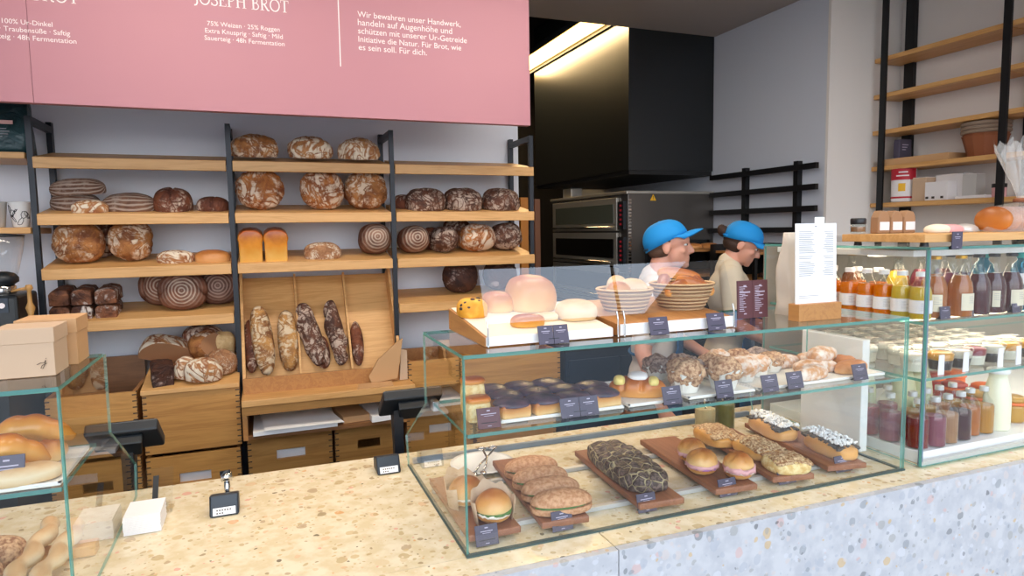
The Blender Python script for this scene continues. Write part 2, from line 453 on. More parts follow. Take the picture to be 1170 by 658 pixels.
def fit_text(txt, width, x0, base, y=2.999, nm='lettering', parent=None, mat='white_print', center=False, mrot=None):
    bm = text_bm(txt, 1.0, Matrix.Identity(4))
    xs = [v.co.x for v in bm.verts]; w = max(xs)-min(xs); s = width/w
    off = -(max(xs)+min(xs))/2 if center else -min(xs)
    bmesh.ops.transform(bm, matrix=Matrix.Translation((x0, y, base)) @ (mrot or FRONT) @ Matrix.Diagonal((s, s, 1, 1)) @ Matrix.Translation((off, 0, 0)), verts=bm.verts)
    return obj(nm, bm, mat, parent)
for t, w, c, b in (('75% Weizen · 25% Roggen', .278, -.022, 2.497), ('Extra Knusprig · Saftig · Mild', .298, -.021, 2.468), ('Sauerteig · 48h Fermentation', .308, -.02, 2.439),
                   ('100% Ur-Dinkel', .158, -.775, 2.441), ('· Traubensüße · Saftig', .222, -.752, 2.413), ('Sauerteig · 48h Fermentation', .306, -.775, 2.385)):
    fit_text(t, w, c, b, parent=ban, center=True)
for i, (t, w) in enumerate((('Wir bewahren unser Handwerk,', .47), ('handeln auf Augenhöhe und', .428), ('schützen mit unserer Ur-Getreide', .498), ('Initiative die Natur. Für Brot, wie', .47), ('es sein soll. Für dich.', .306))):
    fit_text(t, w, .443, 2.590-i*.0352, parent=ban)
obj('dividing_line', box(.360, .3645, 2.997, 3.0, 2.372, 2.9), 'white_print', ban)
# serif capitals drawn as ribbons: (points, width) in a 0..1 box
def arc(cx, cy, rx, ry, a0, a1, n=14): return [(cx+rx*math.cos(math.radians(a0+(a1-a0)*i/n)), cy+ry*math.sin(math.radians(a0+(a1-a0)*i/n))) for i in range(n+1)]
def ser(x, y, w=.26): return ([(x-w/2, y), (x+w/2, y)], .05)
GL = {
 'J': (.42, [([(.28, 1), (.28, .1), (.2, -.06), (.05, -.1)], .12), ser(.28, .975)]),
 'O': (.86, [(arc(.43, .5, .36, .48, 0, 360, 28), .1)]),
 'S': (.6, [(arc(.3, .74, .2, .23, 20, 270)+arc(.3, .26, .22, .24, 90, -160), .1), ([(.5, .98), (.5, .76)], .04), ([(.08, .02), (.08, .26)], .04)]),
 'E': (.66, [([(.17, 0), (.17, 1)], .13), ([(.05, .025), (.58, .025)], .05), ([(.05, .975), (.55, .975)], .05), ([(.17, .52), (.42, .52)], .05), ([(.58, 0), (.58, .22)], .04), ([(.55, 1), (.55, .8)], .04), ([(.42, .42), (.42, .62)], .04)]),
 'P': (.66, [([(.17, 0), (.17, 1)], .13), (([(.17, .97)]+arc(.32, .73, .24, .24, 90, -90)+[(.17, .49)]), .07), ser(.17, .025, .3), ser(.13, .975, .2)]),
 'H': (.88, [([(.18, 0), (.18, 1)], .13), ([(.68, 0), (.68, 1)], .13), ([(.18, .52), (.68, .52)], .05), ser(.18, .025, .3), ser(.18, .975, .3), ser(.68, .025, .3), ser(.68, .975, .3)]),
 'B': (.7, [([(.17, 0), (.17, 1)], .13), (([(.17, .97)]+arc(.3, .76, .2, .21, 90, -90)+[(.17, .54)]), .07), (([(.17, .54)]+arc(.33, .28, .25, .26, 90, -90)+[(.17, .025)]), .08), ser(.12, .025, .2), ser(.12, .975, .2)]),
 'R': (.76, [([(.17, 0), (.17, 1)], .13), (([(.17, .97)]+arc(.32, .75, .22, .22, 90, -90)+[(.17, .52)]), .07), ([(.34, .52), (.62, .03), (.74, .02)], .12), ser(.17, .025, .3), ser(.12, .975, .2)]),
 'T': (.72, [([(.36, 0), (.36, 1)], .13), ([(.04, .97), (.68, .97)], .05), ([(.05, 1), (.05, .78)], .04), ([(.67, 1), (.67, .78)], .04), ser(.36, .025, .3)])}
def serif_text(txt, x0, z0, width, parent):
    adv = sum(GL[c][0] if c != ' ' else .35 for c in txt); s = width/adv
    bm = nb(); x = 0
    for c in txt:
        if c == ' ': x += .35; continue
        w, strokes = GL[c]
        for pts, wd in strokes:
            P = [Vector((x+p[0], p[1])) for p in pts]; L = []; R = []
            for i, p in enumerate(P):
                d = (P[min(i+1, len(P)-1)]-P[max(i-1, 0)]).normalized(); n = Vector((-d.y, d.x))*wd/2
                L.append(p+n); R.append(p-n)
            for i in range(len(P)-1):
                q = [L[i], L[i+1], R[i+1], R[i]]
                bm.faces.new([bm.verts.new((x0+v.x*s, 2.9975, z0+v.y*s)) for v in q])
        x += w
    return obj('lettering', bm, 'white_print', parent)
serif_text('JOSEPH BROT', -.207, 2.577, .365, ban)
serif_text('BROT', -.758, 2.533, .155, ban)

# ------------------------------------------------------------------ bread shelving (boards slope down to the front)
ZR = (1.986, 1.747, 1.513, 1.282); T = .047; SL = .165
def board(x0, x1, z, parent, y0=3.3, y1=3.6, name='shelf_board', mat='oak', t=T, sl=SL):
    bm = nb(); add_prism(bm, [(y0, z), (y1, z+sl*(y1-y0)), (y1, z+sl*(y1-y0)-.022), (y0+.02, z-t+.022), (y0+.02, z-t), (y0, z-t)], 'x', x0, x1)
    return obj(name, bm, mat, parent, bevel=.002)
unit = thing('bread_shelf', 'long oak bread shelving on black metal ladder frames, along the white back wall', 'shelving', (.26, 3.45, 0))
for x in (-.884, -.118, .633, 1.391):
    bm = nb(); w = .011
    ztop = 2.155
    add_box(bm, x-w, x+w, 3.312, 3.335, 0, ztop); add_box(bm, x-w, x+w, 3.61, 3.645, 0, ztop+.02)
    add_box(bm, x-w, x+w, 3.335, 3.61, ztop-.03, ztop)
    obj('side_frame', bm, 'black_metal', unit)
X0 = (-.876, -.106, .645); X1 = (-.13, .622, 1.402)
for i in range(3):
    for r in range(4):
        if i == 1 and r == 3: continue
        board(X0[i]+.002, X1[i]-.002, ZR[r], unit)
# shelving further left with thin boards
lu = thing('side_shelf', 'oak side shelf with thin boards left of the bread shelving, with coffee bag and cup', 'shelving', (-1.3, 3.45, 0))
for z in (2.003, 1.692): obj('shelf_board', box(-1.75, -.90, 3.3, 3.6, z-.026, z), 'oak', lu, bevel=.002)
for x in (-1.77,):
    bm = nb(); add_box(bm, x-.01, x+.01, 3.32, 3.36, 0, 2.2); add_box(bm, x-.01, x+.01, 3.6, 3.64, 0, 2.2); obj('side_frame', bm, 'black_metal', lu)

# ------------------------------------------------------------------ loaves
def loaf_bm(size, seed=0, sub=5, power=2.4, rough=.05, flat=.42, cracks=0, scores=(), twist=None, lobes=None):
    w, d, h = size; bm = nb()
    g = bmesh.ops.create_icosphere(bm, subdivisions=sub, radius=1)
    off = Vector((seed*3.17, seed*1.31, seed*.77)); rz = h/(1+flat)
    for v in bm.verts:
        n = v.co.copy()
        k = power; r = 1/((abs(n.x)**k+abs(n.y)**k+abs(n.z)**k)**(1/k)); p = n*r
        q = Vector((p.x*w, p.y*d, p.z*h))*.5/.1
        dsp = 1+rough*noise.noise(q*1.3+off)+rough*.45*noise.noise(q*3.5+off)
        if cracks:
            f = abs(noise.noise(q*1.1+off*2)); g2 = abs(noise.noise(q*2.2+off))
            dsp -= cracks*max(0, 1-f*7)+cracks*.5*max(0, 1-g2*6); dsp += cracks*.4*noise.noise(q*6+off)
        p *= dsp
        if lobes: p.z *= 1+lobes[1]*math.cos(p.x*lobes[0]*PI)
        for (kind, a, b, dep) in scores:
            if kind == 'x': t = abs(p.y-a-b*p.x)          # groove along x
            elif kind == 'y': t = abs(p.x-a-b*p.y)
            else: t = abs(p.x*math.cos(a)+p.y*math.sin(a)-b)
            if p.z > 0: p *= 1-dep*max(0, 1-t/.1)
        if p.z < -flat: p.z = -flat-(p.z+flat)*-.03
        v.co = Vector((p.x*w/2, p.y*d/2, (p.z+flat)*rz))
    if twist:
        for v in bm.verts:
            a = v.co.x/w*twist; c = v.co-Vector((0, 0, h/2)); rr = 1+.16*math.cos(2*a*2)
            y = c.y*math.cos(a)-c.z*math.sin(a); z = c.y*math.sin(a)+c.z*math.cos(a); v.co = Vector((c.x, y*1.0, z+h/2))
    bmesh.ops.translate(bm, vec=(0, 0, -h/2), verts=bm.verts)
    return bm
def loaf(name, label, cat, c, size, mat, group=None, rot=(0, 0, 0), parent=None, sit=True, **k):
    # c = point the loaf rests on (bottom centre when sit) ; rot turns it about its centre
    bm = loaf_bm(size, **k)
    if sit:
        R = Euler(rot).to_matrix(); low = min((R @ v.co).z for v in bm.verts); c = (c[0], c[1], c[2]-low)
    o = obj(name, bm, mat, parent, world=False, smooth=True, loc=c, rot=rot)
    if label: tag(o, label, cat, group)
    return o
def shz(row, y): return ZR[row]+SL*(y-3.3)+.001
G1 = 'round country loaves on the top shelf'
for x, w, lab, s in ((-.005, .215, 'dark-crusted round country loaf, first on the top bread shelf, beside the black post', 11), (.25, .205, 'pale floured round loaf in the middle of the top bread shelf', 12), (.487, .205, 'small cracked round loaf at the right end of the top bread shelf', 13)):
    y = 3.42; loaf('country_loaf', lab, 'bread', (x, y, shz(0, y)), (w*1.03, .2, .105), 'crust_orange' if s == 11 else 'crust_pale', G1, rot=(SL, 0, 0), seed=s, rough=.07, cracks=.07, power=2.2)
# second shelf, left bay
def L(lab, x, row, size, mat, y=3.41, rot=(SL, 0, 0), name='country_loaf', cat='bread', group=None, dz=0, **k):
    if 'rough' not in k: k['rough'] = .06
    return loaf(name, lab, cat, (x, y, shz(row, y-size[1]*.3 if rot[0] < 1 else y-.03)+dz-.004), size, mat, group, rot, **k)
L('long floured grey loaf lying on top of another at the left of the second shelf', -.745, 1, (.215, .1, .07), 'crust_lines', name='long_loaf', dz=.068, seed=21, rot=(SL, -.06, 0), y=3.42)
L('long floured loaf at the left end of the second shelf, under another loaf', -.76, 1, (.19, .11, .078), 'crust_lines', name='long_loaf', seed=22, y=3.44)
L('short tan-tipped loaf in front of the stacked grey loaves on the second shelf', -.69, 1, (.14, .07, .055), 'crust_pale', name='small_loaf', seed=23, y=3.35)
L('long floured grey loaf beside the stacked pair on the second shelf', -.545, 1, (.215, .11, .08), 'crust_lines', name='long_loaf', seed=24, y=3.4)
L('round dark loaf scored with a cross on the second shelf, left bay', -.368, 1, (.165, .16, .105), 'crust_brown', seed=25, scores=(('x', 0, .3, .14), ('y', 0, .1, .14)), rough=.05, y=3.40)
L('small dark scored loaf at the right end of the second shelf, against the post', -.2, 1, (.14, .12, .065), 'crust_brown', name='small_loaf', seed=26, scores=(('y', .1, .2, .16),), y=3.40)
STAND = (PI/2*.9, 0, 0)
def ST(lab, x, row, w, h, mat, d=.12, y=3.43, rz=0, **k):
    kk = dict(rough=.05, cracks=.05, power=2.3, flat=.6); kk.update(k)
    bm = loaf_bm((w, h, d), **kk)
    R = Euler((PI/2*.92, 0, rz)); M = R.to_matrix(); low = min((M @ v.co).z for v in bm.verts)
    o = obj('standing_loaf' if False else 'round_loaf', bm, mat, None, world=False, smooth=True, loc=(x, y, shz(row, y)-.002-low), rot=R)
    return tag(o, lab, 'bread')
ST('large swirl-crusted round loaf standing on edge beside the post, second shelf, middle bay', .01, 1, .222, .195, 'crust_rustic', seed=31, cracks=.07, y=3.40)
ST('large cracked round loaf standing in the middle of the second shelf, middle bay', .3, 1, .212, .197, 'crust_rustic', seed=32, cracks=.08, y=3.40)
ST('large brown round loaf standing at the right end of the second shelf, middle bay', .515, 1, .22, .198, 'crust_orange', seed=33, cracks=.06, y=3.41)
L('small dark loaf half hidden behind a round loaf, second shelf, right bay', .715, 1, (.11, .1, .07), 'crust_brown', name='small_loaf', seed=34, y=3.47)
for x, lab, s in ((.822, 'mottled brown round loaf, first on the second shelf of the right bay', 35), (1.03, 'mottled brown round loaf, middle one on the second shelf of the right bay', 36), (1.246, 'mottled brown round loaf at the right end of the second shelf', 37)):
    L(lab, x, 1, (.213, .19, .113), 'crust_darkflour', seed=s, cracks=.04, y=3.41)
# third shelf
ST('big golden-brown round loaf standing at the left end of the third shelf', -.752, 2, .205, .192, 'crust_orange', seed=41, cracks=.05, y=3.40)
ST('dark round loaf standing behind the golden-brown one on the third shelf', -.70, 2, .18, .185, 'crust_brown', seed=42, y=3.52, d=.08)
ST('brown-crusted round loaf standing second from the left on the third shelf', -.554, 2, .182, .192, 'crust_orange', seed=43, y=3.42)
L('flat pale loaf lying low on the third shelf, left bay', -.37, 2, (.16, .09, .055), 'crust_pale', name='small_loaf', seed=44, y=3.38)
L('flat tan loaf beside the post on the third shelf, left bay', -.215, 2, (.155, .09, .052), 'pastry', name='small_loaf', seed=45, y=3.38)
for x, lab, s in ((-.044, 'golden toast loaf beside the black post on the third shelf', 46), (.069, 'golden toast loaf, right one of the pair on the third shelf', 47)):
    y = 3.41; bm = nb(); add_prism(bm, [(-.05, 0), (.05, 0), (.052, .10), (.057, .118), (.052, .14), (.03, .156), (0, .16), (-.03, .156), (-.052, .14), (-.057, .118), (-.052, .10)], 'y', -.085, .085)
    bmesh.ops.subdivide_edges(bm, edges=bm.edges[:], cuts=2, use_grid_fill=True)
    o = obj('toast_loaf', bm, 'golden_toast', None, world=False, smooth=True, bevel=.008, loc=(x, y, shz(2, y-.085)-.002), rot=(SL*.6, 0, 0)); tag(o, lab, 'bread', 'toast loaves on the third shelf')
L('small seeded oval loaf in the middle of the third shelf, middle bay', .286, 2, (.178, .11, .078), 'crust_seed', name='small_loaf', seed=48, y=3.38)
ST('spiral-floured loaf end at the right of the third shelf, middle bay', .553, 2, .165, .158, 'crust_spiral', d=.22, seed=49, cracks=0, rough=.03, y=3.43, flat=.9)
ST('round spiral-floured loaf at the left end of the third shelf, right bay', .758, 2, .165, .143, 'crust_spiral', d=.2, seed=50, cracks=0, rough=.03, y=3.43, flat=.9)
ST('dark loaf standing behind the others near the left of the third shelf, right bay', .87, 2, .13, .125, 'crust_brown', d=.12, seed=51, y=3.50)
ST('mottled dark loaf end, second on the third shelf of the right bay', .925, 2, .155, .142, 'crust_darkflour', d=.18, seed=52, y=3.42)
ST('dark round loaf leaning behind the widest loaf on the third shelf, right bay', 1.03, 2, .17, .17, 'crust_darkflour', d=.1, seed=53, y=3.53)
ST('widest mottled brown loaf on the third shelf, right bay', 1.11, 2, .215, .152, 'crust_rustic', d=.16, seed=54, y=3.42, cracks=.03)
ST('mottled dark loaf at the right end of the third shelf', 1.285, 2, .18, .155, 'crust_darkflour', d=.18, seed=55, y=3.43)
# fourth shelf: brick loaves and spiral rounds
bk = 0
for (x, w) in ((-.83, .078), (-.747, .08), (-.655, .086)):
    for lev in range(2):
        names = ('left', 'middle', 'right')[bk//2]
        lab = 'dark rye brick loaf, %s column, %s of the two stacked layers on the fourth shelf' % (names, ('bottom', 'top')[lev])
        y = 3.42; bm = nb(); hw = w/2-.002
        add_prism(bm, [(-hw, 0), (hw, 0), (hw, .05), (hw*.8, .062), (0, .068), (-hw*.8, .062), (-hw, .05)], 'y', -.08, .08)
        bmesh.ops.subdivide_edges(bm, edges=bm.edges[:], cuts=3, use_grid_fill=True)
        for v in bm.verts: v.co += Vector((0, 0, .004*noise.noise(v.co*40+Vector((bk*3+lev, 0, 0)))))
        o = obj('brick_loaf', bm, 'crust_brick', None, world=False, smooth=True, bevel=.004, loc=(x+.004*lev, y-.012*lev, shz(3, y-.08)-.002+lev*.071), rot=(SL*.6, 0, 0)); tag(o, lab, 'bread', 'dark brick loaves on the fourth shelf')
        bk += 1 if lev == 0 else 1
ST('spiral-floured round loaf, left and rear one of three on the fourth shelf', -.45, 3, .2, .185, 'crust_spiral', seed=61, cracks=0, rough=.03, y=3.50, d=.1, scores=(('a', .0, -.75, .14),))
ST('dark unfloured loaf behind the three spiral loaves on the fourth shelf', -.36, 3, .2, .20, 'crust_dark', seed=62, y=3.58, d=.05)
ST('spiral-floured round loaf in front of the other two on the fourth shelf', -.35, 3, .215, .178, 'crust_spiral', seed=63, cracks=0, rough=.03, y=3.40, d=.09, scores=(('a', .5, .72, .16), ('a', -.5, -.72, .16)))
ST('dark spiral round loaf at the right of the fourth shelf, against the post', -.2, 3, .195, .178, 'crust_spiral_dark', seed=64, cracks=0, rough=.03, y=3.47, d=.12)
ST('dark floured round loaf on the fourth shelf of the right bay, partly behind glass', 1.02, 3, .2, .185, 'crust_dark', seed=65, y=3.45, cracks=.05)
ST('dark round loaf further right on the fourth shelf of the right bay, behind glass', 1.26, 3, .2, .17, 'crust_dark', seed=66, y=3.47, cracks=.05)
# ------------------------------------------------------------------ crates, table, tilted rack under the shelves
def crate(label, x0, x1, y0, y1, z0, z1, open_top=True, slot=False, paper=False, back=0, inner='oak_side', group=None):
    t = .016; c = thing('oak_crate', label, 'crate', ((x0+x1)/2, (y0+y1)/2, z0), group)
    bm = nb()
    if slot:
        xm = (x0+x1)/2; sw = min(.065, (x1-x0)*.17); zt = z0+(z1-z0)*.66; zb = zt-.045
        add_box(bm, x0, xm-sw, y0, y0+t, z0, z1); add_box(bm, xm+sw, x1, y0, y0+t, z0, z1)
        add_box(bm, xm-sw, xm+sw, y0, y0+t, zt, z1); add_box(bm, xm-sw, xm+sw, y0, y0+t, z0, zb)
    else: add_box(bm, x0, x1, y0, y0+t, z0, z1)
    obj('front_panel', bm, 'oak_crate', c)
    bm = nb(); add_box(bm, x0, x0+t, y0+t, y1, z0, z1); add_box(bm, x1-t, x1, y0+t, y1, z0, z1)
    obj('back_panel', box(x0+t, x1-t, y1-t, y1, z0, z1+back), inner, c); add_box(bm, x0+t, x1-t, y0+t, y1-t, z0, z0+t)
    obj('crate_body', bm, 'oak_side', c)
    n = max(4, int((z1-z0)/.026))
    for x, s in ((x0, 1), (x1, -1)):
        bm = nb()
        for k in range(n):
            z = z0+(k+.5)*(z1-z0)/n
            a, b = sorted((x-.001*s, x+.017*s)); add_box(bm, a, b, y0-.0012, y0+.002, z-.0025, z+.0025)
            a, b = sorted((x-.0012*s, x+.002*s)); add_box(bm, a, b, y0-.001, y0+.018, z+.010, z+.0145)
        obj('finger_joints', bm, 'ink', c)
    if paper: obj('paper_liner', xf(box((x0+x1)/2-.12, (x0+x1)/2+.12, y0+.03, y0+.05, z0+.02, z1-.03), rot=(.1, 0, 0), piv=(0, y0+.03, z0)), 'white_paper', c)
    return c
crate('open oak crate with a high dark back panel beside the big closed crate, left bay', -.872, -.535, 3.2, 3.58, .70, .975, back=.10, inner='oak_dark')
big = crate('big closed oak crate carrying a pile of cut bread on its sloping lid', -.515, -.122, 3.2, 3.58, .685, .955)
bm = nb(); add_prism(bm, [(3.185, .955), (3.58, 1.03), (3.58, 1.05), (3.185, .975)], 'x', -.518, -.120); obj('lid', bm, 'oak', big, bevel=.002)
crate('lower oak crate with a hand slot showing white paper, under the big closed crate', -.515, -.13, 3.2, 3.58, .42, .668, slot=True, paper=True)
crate('lower oak crate behind the left screen stand, left of the slotted paper crate', -.872, -.535, 3.2, 3.58, .42, .68, slot=True)
crate('lower oak crate under the open table, left one, with white paper in its slot', -.100, .282, 3.22, 3.58, .46, .715, slot=True, paper=True)
crate('lower oak crate under the open table, right one, with a dark empty slot', .296, .62, 3.22, 3.58, .46, .715, slot=True)
crate('open oak crate right of the tilted rack, behind the left end of the glass case', .662, .925, 3.2, 3.58, .865, 1.0)
crate('wide open oak crate seen through the glass case, rightmost of the upper crates', .935, 1.50, 3.2, 3.58, .80, .992)
crate('lower oak crate with slot behind the right screen, below the open crates', .65, 1.0, 3.22, 3.58, .46, .76, slot=True, paper=True)
crate('lower oak crate beneath the wide open crate, seen through the glass', 1.02, 1.48, 3.22, 3.58, .46, .74, slot=True)
# table with an open compartment for papers
tb = thing('serving_table', 'oak serving table with an open paper compartment, under the tilted bread rack', 'table', (.27, 3.3, 0))
obj('table_top', box(-.112, .668, 3.08, 3.60, .882, .912), 'oak', tb, bevel=.003)
obj('front_apron', box(-.112, .655, 3.10, 3.12, .84, .882), 'oak_crate', tb)
for x in (-.112, .61): obj('side_panel', box(x, x+.02, 3.12, 3.59, .72, .882), 'oak_side', tb)
obj('compartment_floor', box(-.092, .61, 3.12, 3.59, .722, .74), 'oak_dark', tb)
obj('back_panel', box(-.092, .61, 3.58, 3.595, .74, .882), 'oak_dark', tb)
def sheet(name, label, cat, pts, thick, mat, group=None, parent=None):
    bm = nb(); A = [bm.verts.new(p) for p in pts]; B = [bm.verts.new((p[0], p[1], p[2]+thick)) for p in pts]
    bm.faces.new(A[::-1]); bm.faces.new(B); n = len(pts)
    for i in range(n): bm.faces.new((A[i], A[(i+1) % n], B[(i+1) % n], B[i]))
    o = obj(name, bm, mat, parent, recalc=True)
    if label: tag(o, label, cat, group)
    return o
sheet('paper_stack', 'stack of white paper sheets curling out of the open table compartment', 'paper', [(-.07, 3.10, .741), (.30, 3.11, .741), (.30, 3.4, .741), (-.07, 3.4, .741)], .018, 'white_paper')
sheet('paper_sheet', 'loose white sheet on top of the paper stack in the table compartment', 'paper', [(-.02, 3.085, .765), (.33, 3.10, .760), (.27, 3.35, .775), (-.04, 3.35, .775)], .002, 'white_paper')
sheet('cardboard_piece', 'brown cardboard piece in the table compartment between the white sheets', 'cardboard', [(.33, 3.14, .741), (.46, 3.15, .741), (.42, 3.4, .741), (.30, 3.4, .741)], .03, 'kraft')
sheet('paper_sheet', 'white paper sheets at the right end of the table compartment', 'paper', [(.46, 3.1, .741), (.60, 3.12, .741), (.58, 3.4, .741), (.44, 3.4, .741)], .03, 'white_paper')
sheet('paper_stack', 'white paper lying on the lower crates behind the right screen', 'paper', [(.70, 3.15, .765), (.95, 3.16, .765), (.95, 3.4, .79), (.68, 3.4, .79)], .012, 'white_paper')
# tilted three-bay rack
tr = thing('bread_rack', 'tilted three-bay oak rack with long loaves, standing on the serving table', 'rack', (.27, 3.42, .912))
s0 = Vector((0, 3.32, .955)); s1 = Vector((0, 3.575, 1.425)); sd = (s1-s0).normalized(); nn = Vector((0, -sd.z, sd.y))
def slope_box(x0, x1, a, b, h0, h1):
    bm = nb(); q = lambda t, h: ((s0+sd*t+nn*h).y, (s0+sd*t+nn*h).z)
    add_prism(bm, [q(a, h0), q(b, h0), q(b, h1), q(a, h1)], 'x', x0, x1); return bm
Ls = (s1-s0).length
obj('back_board', slope_box(-.100, .634, -.02, Ls, -.012, 0), 'oak', tr)
for x in (-.106, .626): obj('side_board', slope_box(x, x+.014, -.02, Ls+.004, -.012, .085), 'oak', tr, bevel=.001)
for x in (.150, .395): obj('divider', slope_box(x, x+.010, 0, Ls, .0005, .035), 'oak', tr)
obj('front_rail', box(-.106, .64, 3.205, 3.22, .912, .985), 'oak_side', tr, bevel=.001)
obj('rack_floor', box(-.100, .634, 3.22, 3.36, .913, .93), 'oak_dark', tr)
Rm = Matrix((sd, nn.cross(sd), nn)).transposed()
def rackloaf(lab, x, t0, ln, w, mat, h=.06, tilt=0, tw=None, off=.0, name='long_loaf', **k):
    bm = loaf_bm((ln, w, h), twist=tw, **k)
    c = s0+sd*(t0+ln/2)+nn*(h*.5+.002+off)
    e = (Rm @ Matrix.Rotation(tilt, 3, 'Z')).to_euler()
    o = obj(name, bm, mat, None, world=False, smooth=True, loc=(x, c.y, c.z), rot=e); return tag(o, lab, 'bread', None)
rackloaf('longest cracked golden-brown loaf, leftmost in the tilted rack and hanging over its rail', -.012, -.005, .36, .10, 'crust_baguette', .075, .10, seed=71, cracks=.05, off=.045)
rackloaf('long dark loaf tucked behind the leftmost loaf in the tilted rack', -.065, .03, .27, .07, 'crust_brown', .05, 0, seed=78, cracks=.04)
rackloaf('straight cracked golden-brown loaf, second from the left in the tilted rack', .105, .02, .315, .095, 'crust_baguette', .07, .02, seed=72, cracks=.05)
rackloaf('thick twisted dark brown loaf in the middle bay of the tilted rack', .215, .02, .34, .10, 'crust_darkflour', .08, .12, tw=5, seed=73, name='twisted_loaf')
rackloaf('dark brown loaf hidden low behind the thick twisted one in the tilted rack', .265, .02, .17, .07, 'crust_brown', .05, .05, seed=74)
rackloaf('slimmer twisted dark brown loaf beside the right divider of the tilted rack', .335, .02, .35, .085, 'crust_darkflour', .07, .06, tw=6, seed=75, name='twisted_loaf')
rackloaf('short pointed dark loaf alone in the right bay of the tilted rack', .437, .02, .235, .066, 'crust_brown', .05, .0, seed=76, power=2.0)
# paper bags on the table
bg = thing('paper_bag', 'pale brown paper bag lying folded at the right end of the serving table', 'paper bag', (.5, 3.18, .912))
sheet('bag_sheet', None, None, [(.395, 3.09, .913), (.565, 3.09, .913), (.57, 3.165, .917), (.41, 3.165, .917)], .004, 'kraft_light', parent=bg)
bg2 = obj('paper_bag', bmesh.new() if False else (lambda b: (add_prism(b, [(.475, .915), (.60, .93), (.632, 1.125), (.60, 1.105), (.51, 1.03), (.462, .95)], 'y', 3.17, 3.185), b)[1])(nb()), 'kraft_light'); tag(bg2, 'pale brown paper bag leaning upright behind the folded one on the serving table', 'paper bag')
bg3 = obj('paper_bag', (lambda b: (add_prism(b, [(.615, .915), (.655, .915), (.655, 1.06), (.625, 1.07)], 'y', 3.188, 3.20), b)[1])(nb()), 'kraft_pale'); tag(bg3, 'greyish paper bag standing at the far right corner of the serving table', 'paper bag')

# pile of cut bread on the sloping lid
def lidz(y): return .975+(y-3.185)*.19+.001
def pile(lab, x, y, dz, size, mat, rot, name='cut_loaf', cut=None, **k):
    bm = loaf_bm(size, **k)
    if cut:
        pl = Vector(cut[:3]).normalized(); r = bmesh.ops.bisect_plane(bm, geom=bm.verts[:]+bm.edges[:]+bm.faces[:], plane_co=pl*cut[3], plane_no=pl, clear_outer=True)
        es = [e for e in bm.edges if e.is_boundary]
        f = bmesh.ops.contextual_create(bm, geom=es)
        for q in f['faces']: q.material_index = 1
    R = Euler(rot).to_matrix(); low = min((R @ v.co).z for v in bm.verts)
    o = obj(name, bm, [mat, 'crumb_dark'], None, world=False, smooth=not cut, loc=(x, y, lidz(y)+dz-low), rot=rot)
    if cut:
        for p in o.data.polygons: p.use_smooth = p.material_index == 0
    return tag(o, lab, 'bread', None)
pile('big floured loaf cut open showing brown crumb, left rear of the bread pile', -.425, 3.42, .0, (.24, .2, .12), 'crust_pale', (.35, .35, .10), cut=(.15, -1, -.25, .03), seed=81)
o = obj('bread_block', (lambda b: (add_prism(b, [(-.042, 0), (.042, 0), (.045, .09), (.03, .10), (-.035, .103), (-.046, .09)], 'y', -.05, .05), bmesh.ops.subdivide_edges(b, edges=b.edges[:], cuts=4, use_grid_fill=True), b)[2])(nb()), 'crust_dark', None, world=False, loc=(-.44, 3.27, lidz(3.27)-.008), rot=(.15, 0, .2), bevel=.004); tag(o, 'dark block-shaped bread piece at the left front of the pile', 'bread')
for v in o.data.vertices: v.co += Vector((noise.noise(v.co*60)*.003, noise.noise(v.co*60+Vector((5, 0, 0)))*.003, 0))
pile('dark floured loaf at the back right top of the bread pile', -.28, 3.48, .075, (.19, .12, .09), 'crust_brown', (.2, .1, -.1), name='dark_loaf', seed=82)
pile('reddish-brown cut loaf in the middle of the bread pile', -.27, 3.40, .05, (.15, .12, .10), 'crust_orange', (.3, -.3, .4), cut=(.3, -1, .3, .04), seed=83)
pile('tan bread block behind the small seeded loaf at the right of the pile', -.19, 3.44, .02, (.10, .10, .12), 'crumb_pale', (.2, .1, .2), seed=88, power=4, name='bread_block')
pile('floured rounded loaf piece at the right edge of the bread pile', -.195, 3.32, .0, (.14, .12, .09), 'crust_seed', (.25, .2, -.5), seed=84)
pile('pale slice leaning left of the front loaf in the bread pile', -.345, 3.27, .0, (.10, .06, .10), 'crust_pale', (.2, .2, .3), seed=85, name='bread_slice')
pile('small orange-tan floured loaf at the very front of the bread pile', -.27, 3.24, .0, (.165, .11, .095), 'crust_pale', (.19, .08, .1), seed=86, name='small_loaf')

# ------------------------------------------------------------------ left corner: coffee bag, cup, grinder
bm = nb(); add_box(bm, -1.06, -.893, 3.32, 3.44, 2.004, 2.225)
bmesh.ops.subdivide_edges(bm, edges=bm.edges[:], cuts=7, use_grid_fill=True)
for v in bm.verts:
    t = (v.co.z-2.004)/.22; v.co.y = 3.38+(v.co.y-3.38)*(1-.75*t**2); v.co += Vector((noise.noise(v.co*22)*.006, noise.noise(v.co*22+Vector((9, 0, 0)))*.008, 0))
cb = thing('coffee_bag', 'crinkled dark green coffee bag on the upper left side shelf', 'bag', (-.97, 3.38, 2.004))
obj('bag_body', bm, 'foil_green', cb, smooth=True)
obj('name_tag', box(-1.0, -.935, 3.312, 3.318, 2.118, 2.133), 'bag_tag', cb)
bm = nb()
for i, w in enumerate((.035, .045, .04, .02)): add_box(bm, -.995, -.995+w, 3.313, 3.318, 2.098-i*.011, 2.1005-i*.011)
obj('tag_print', bm, 'grey_print', cb)
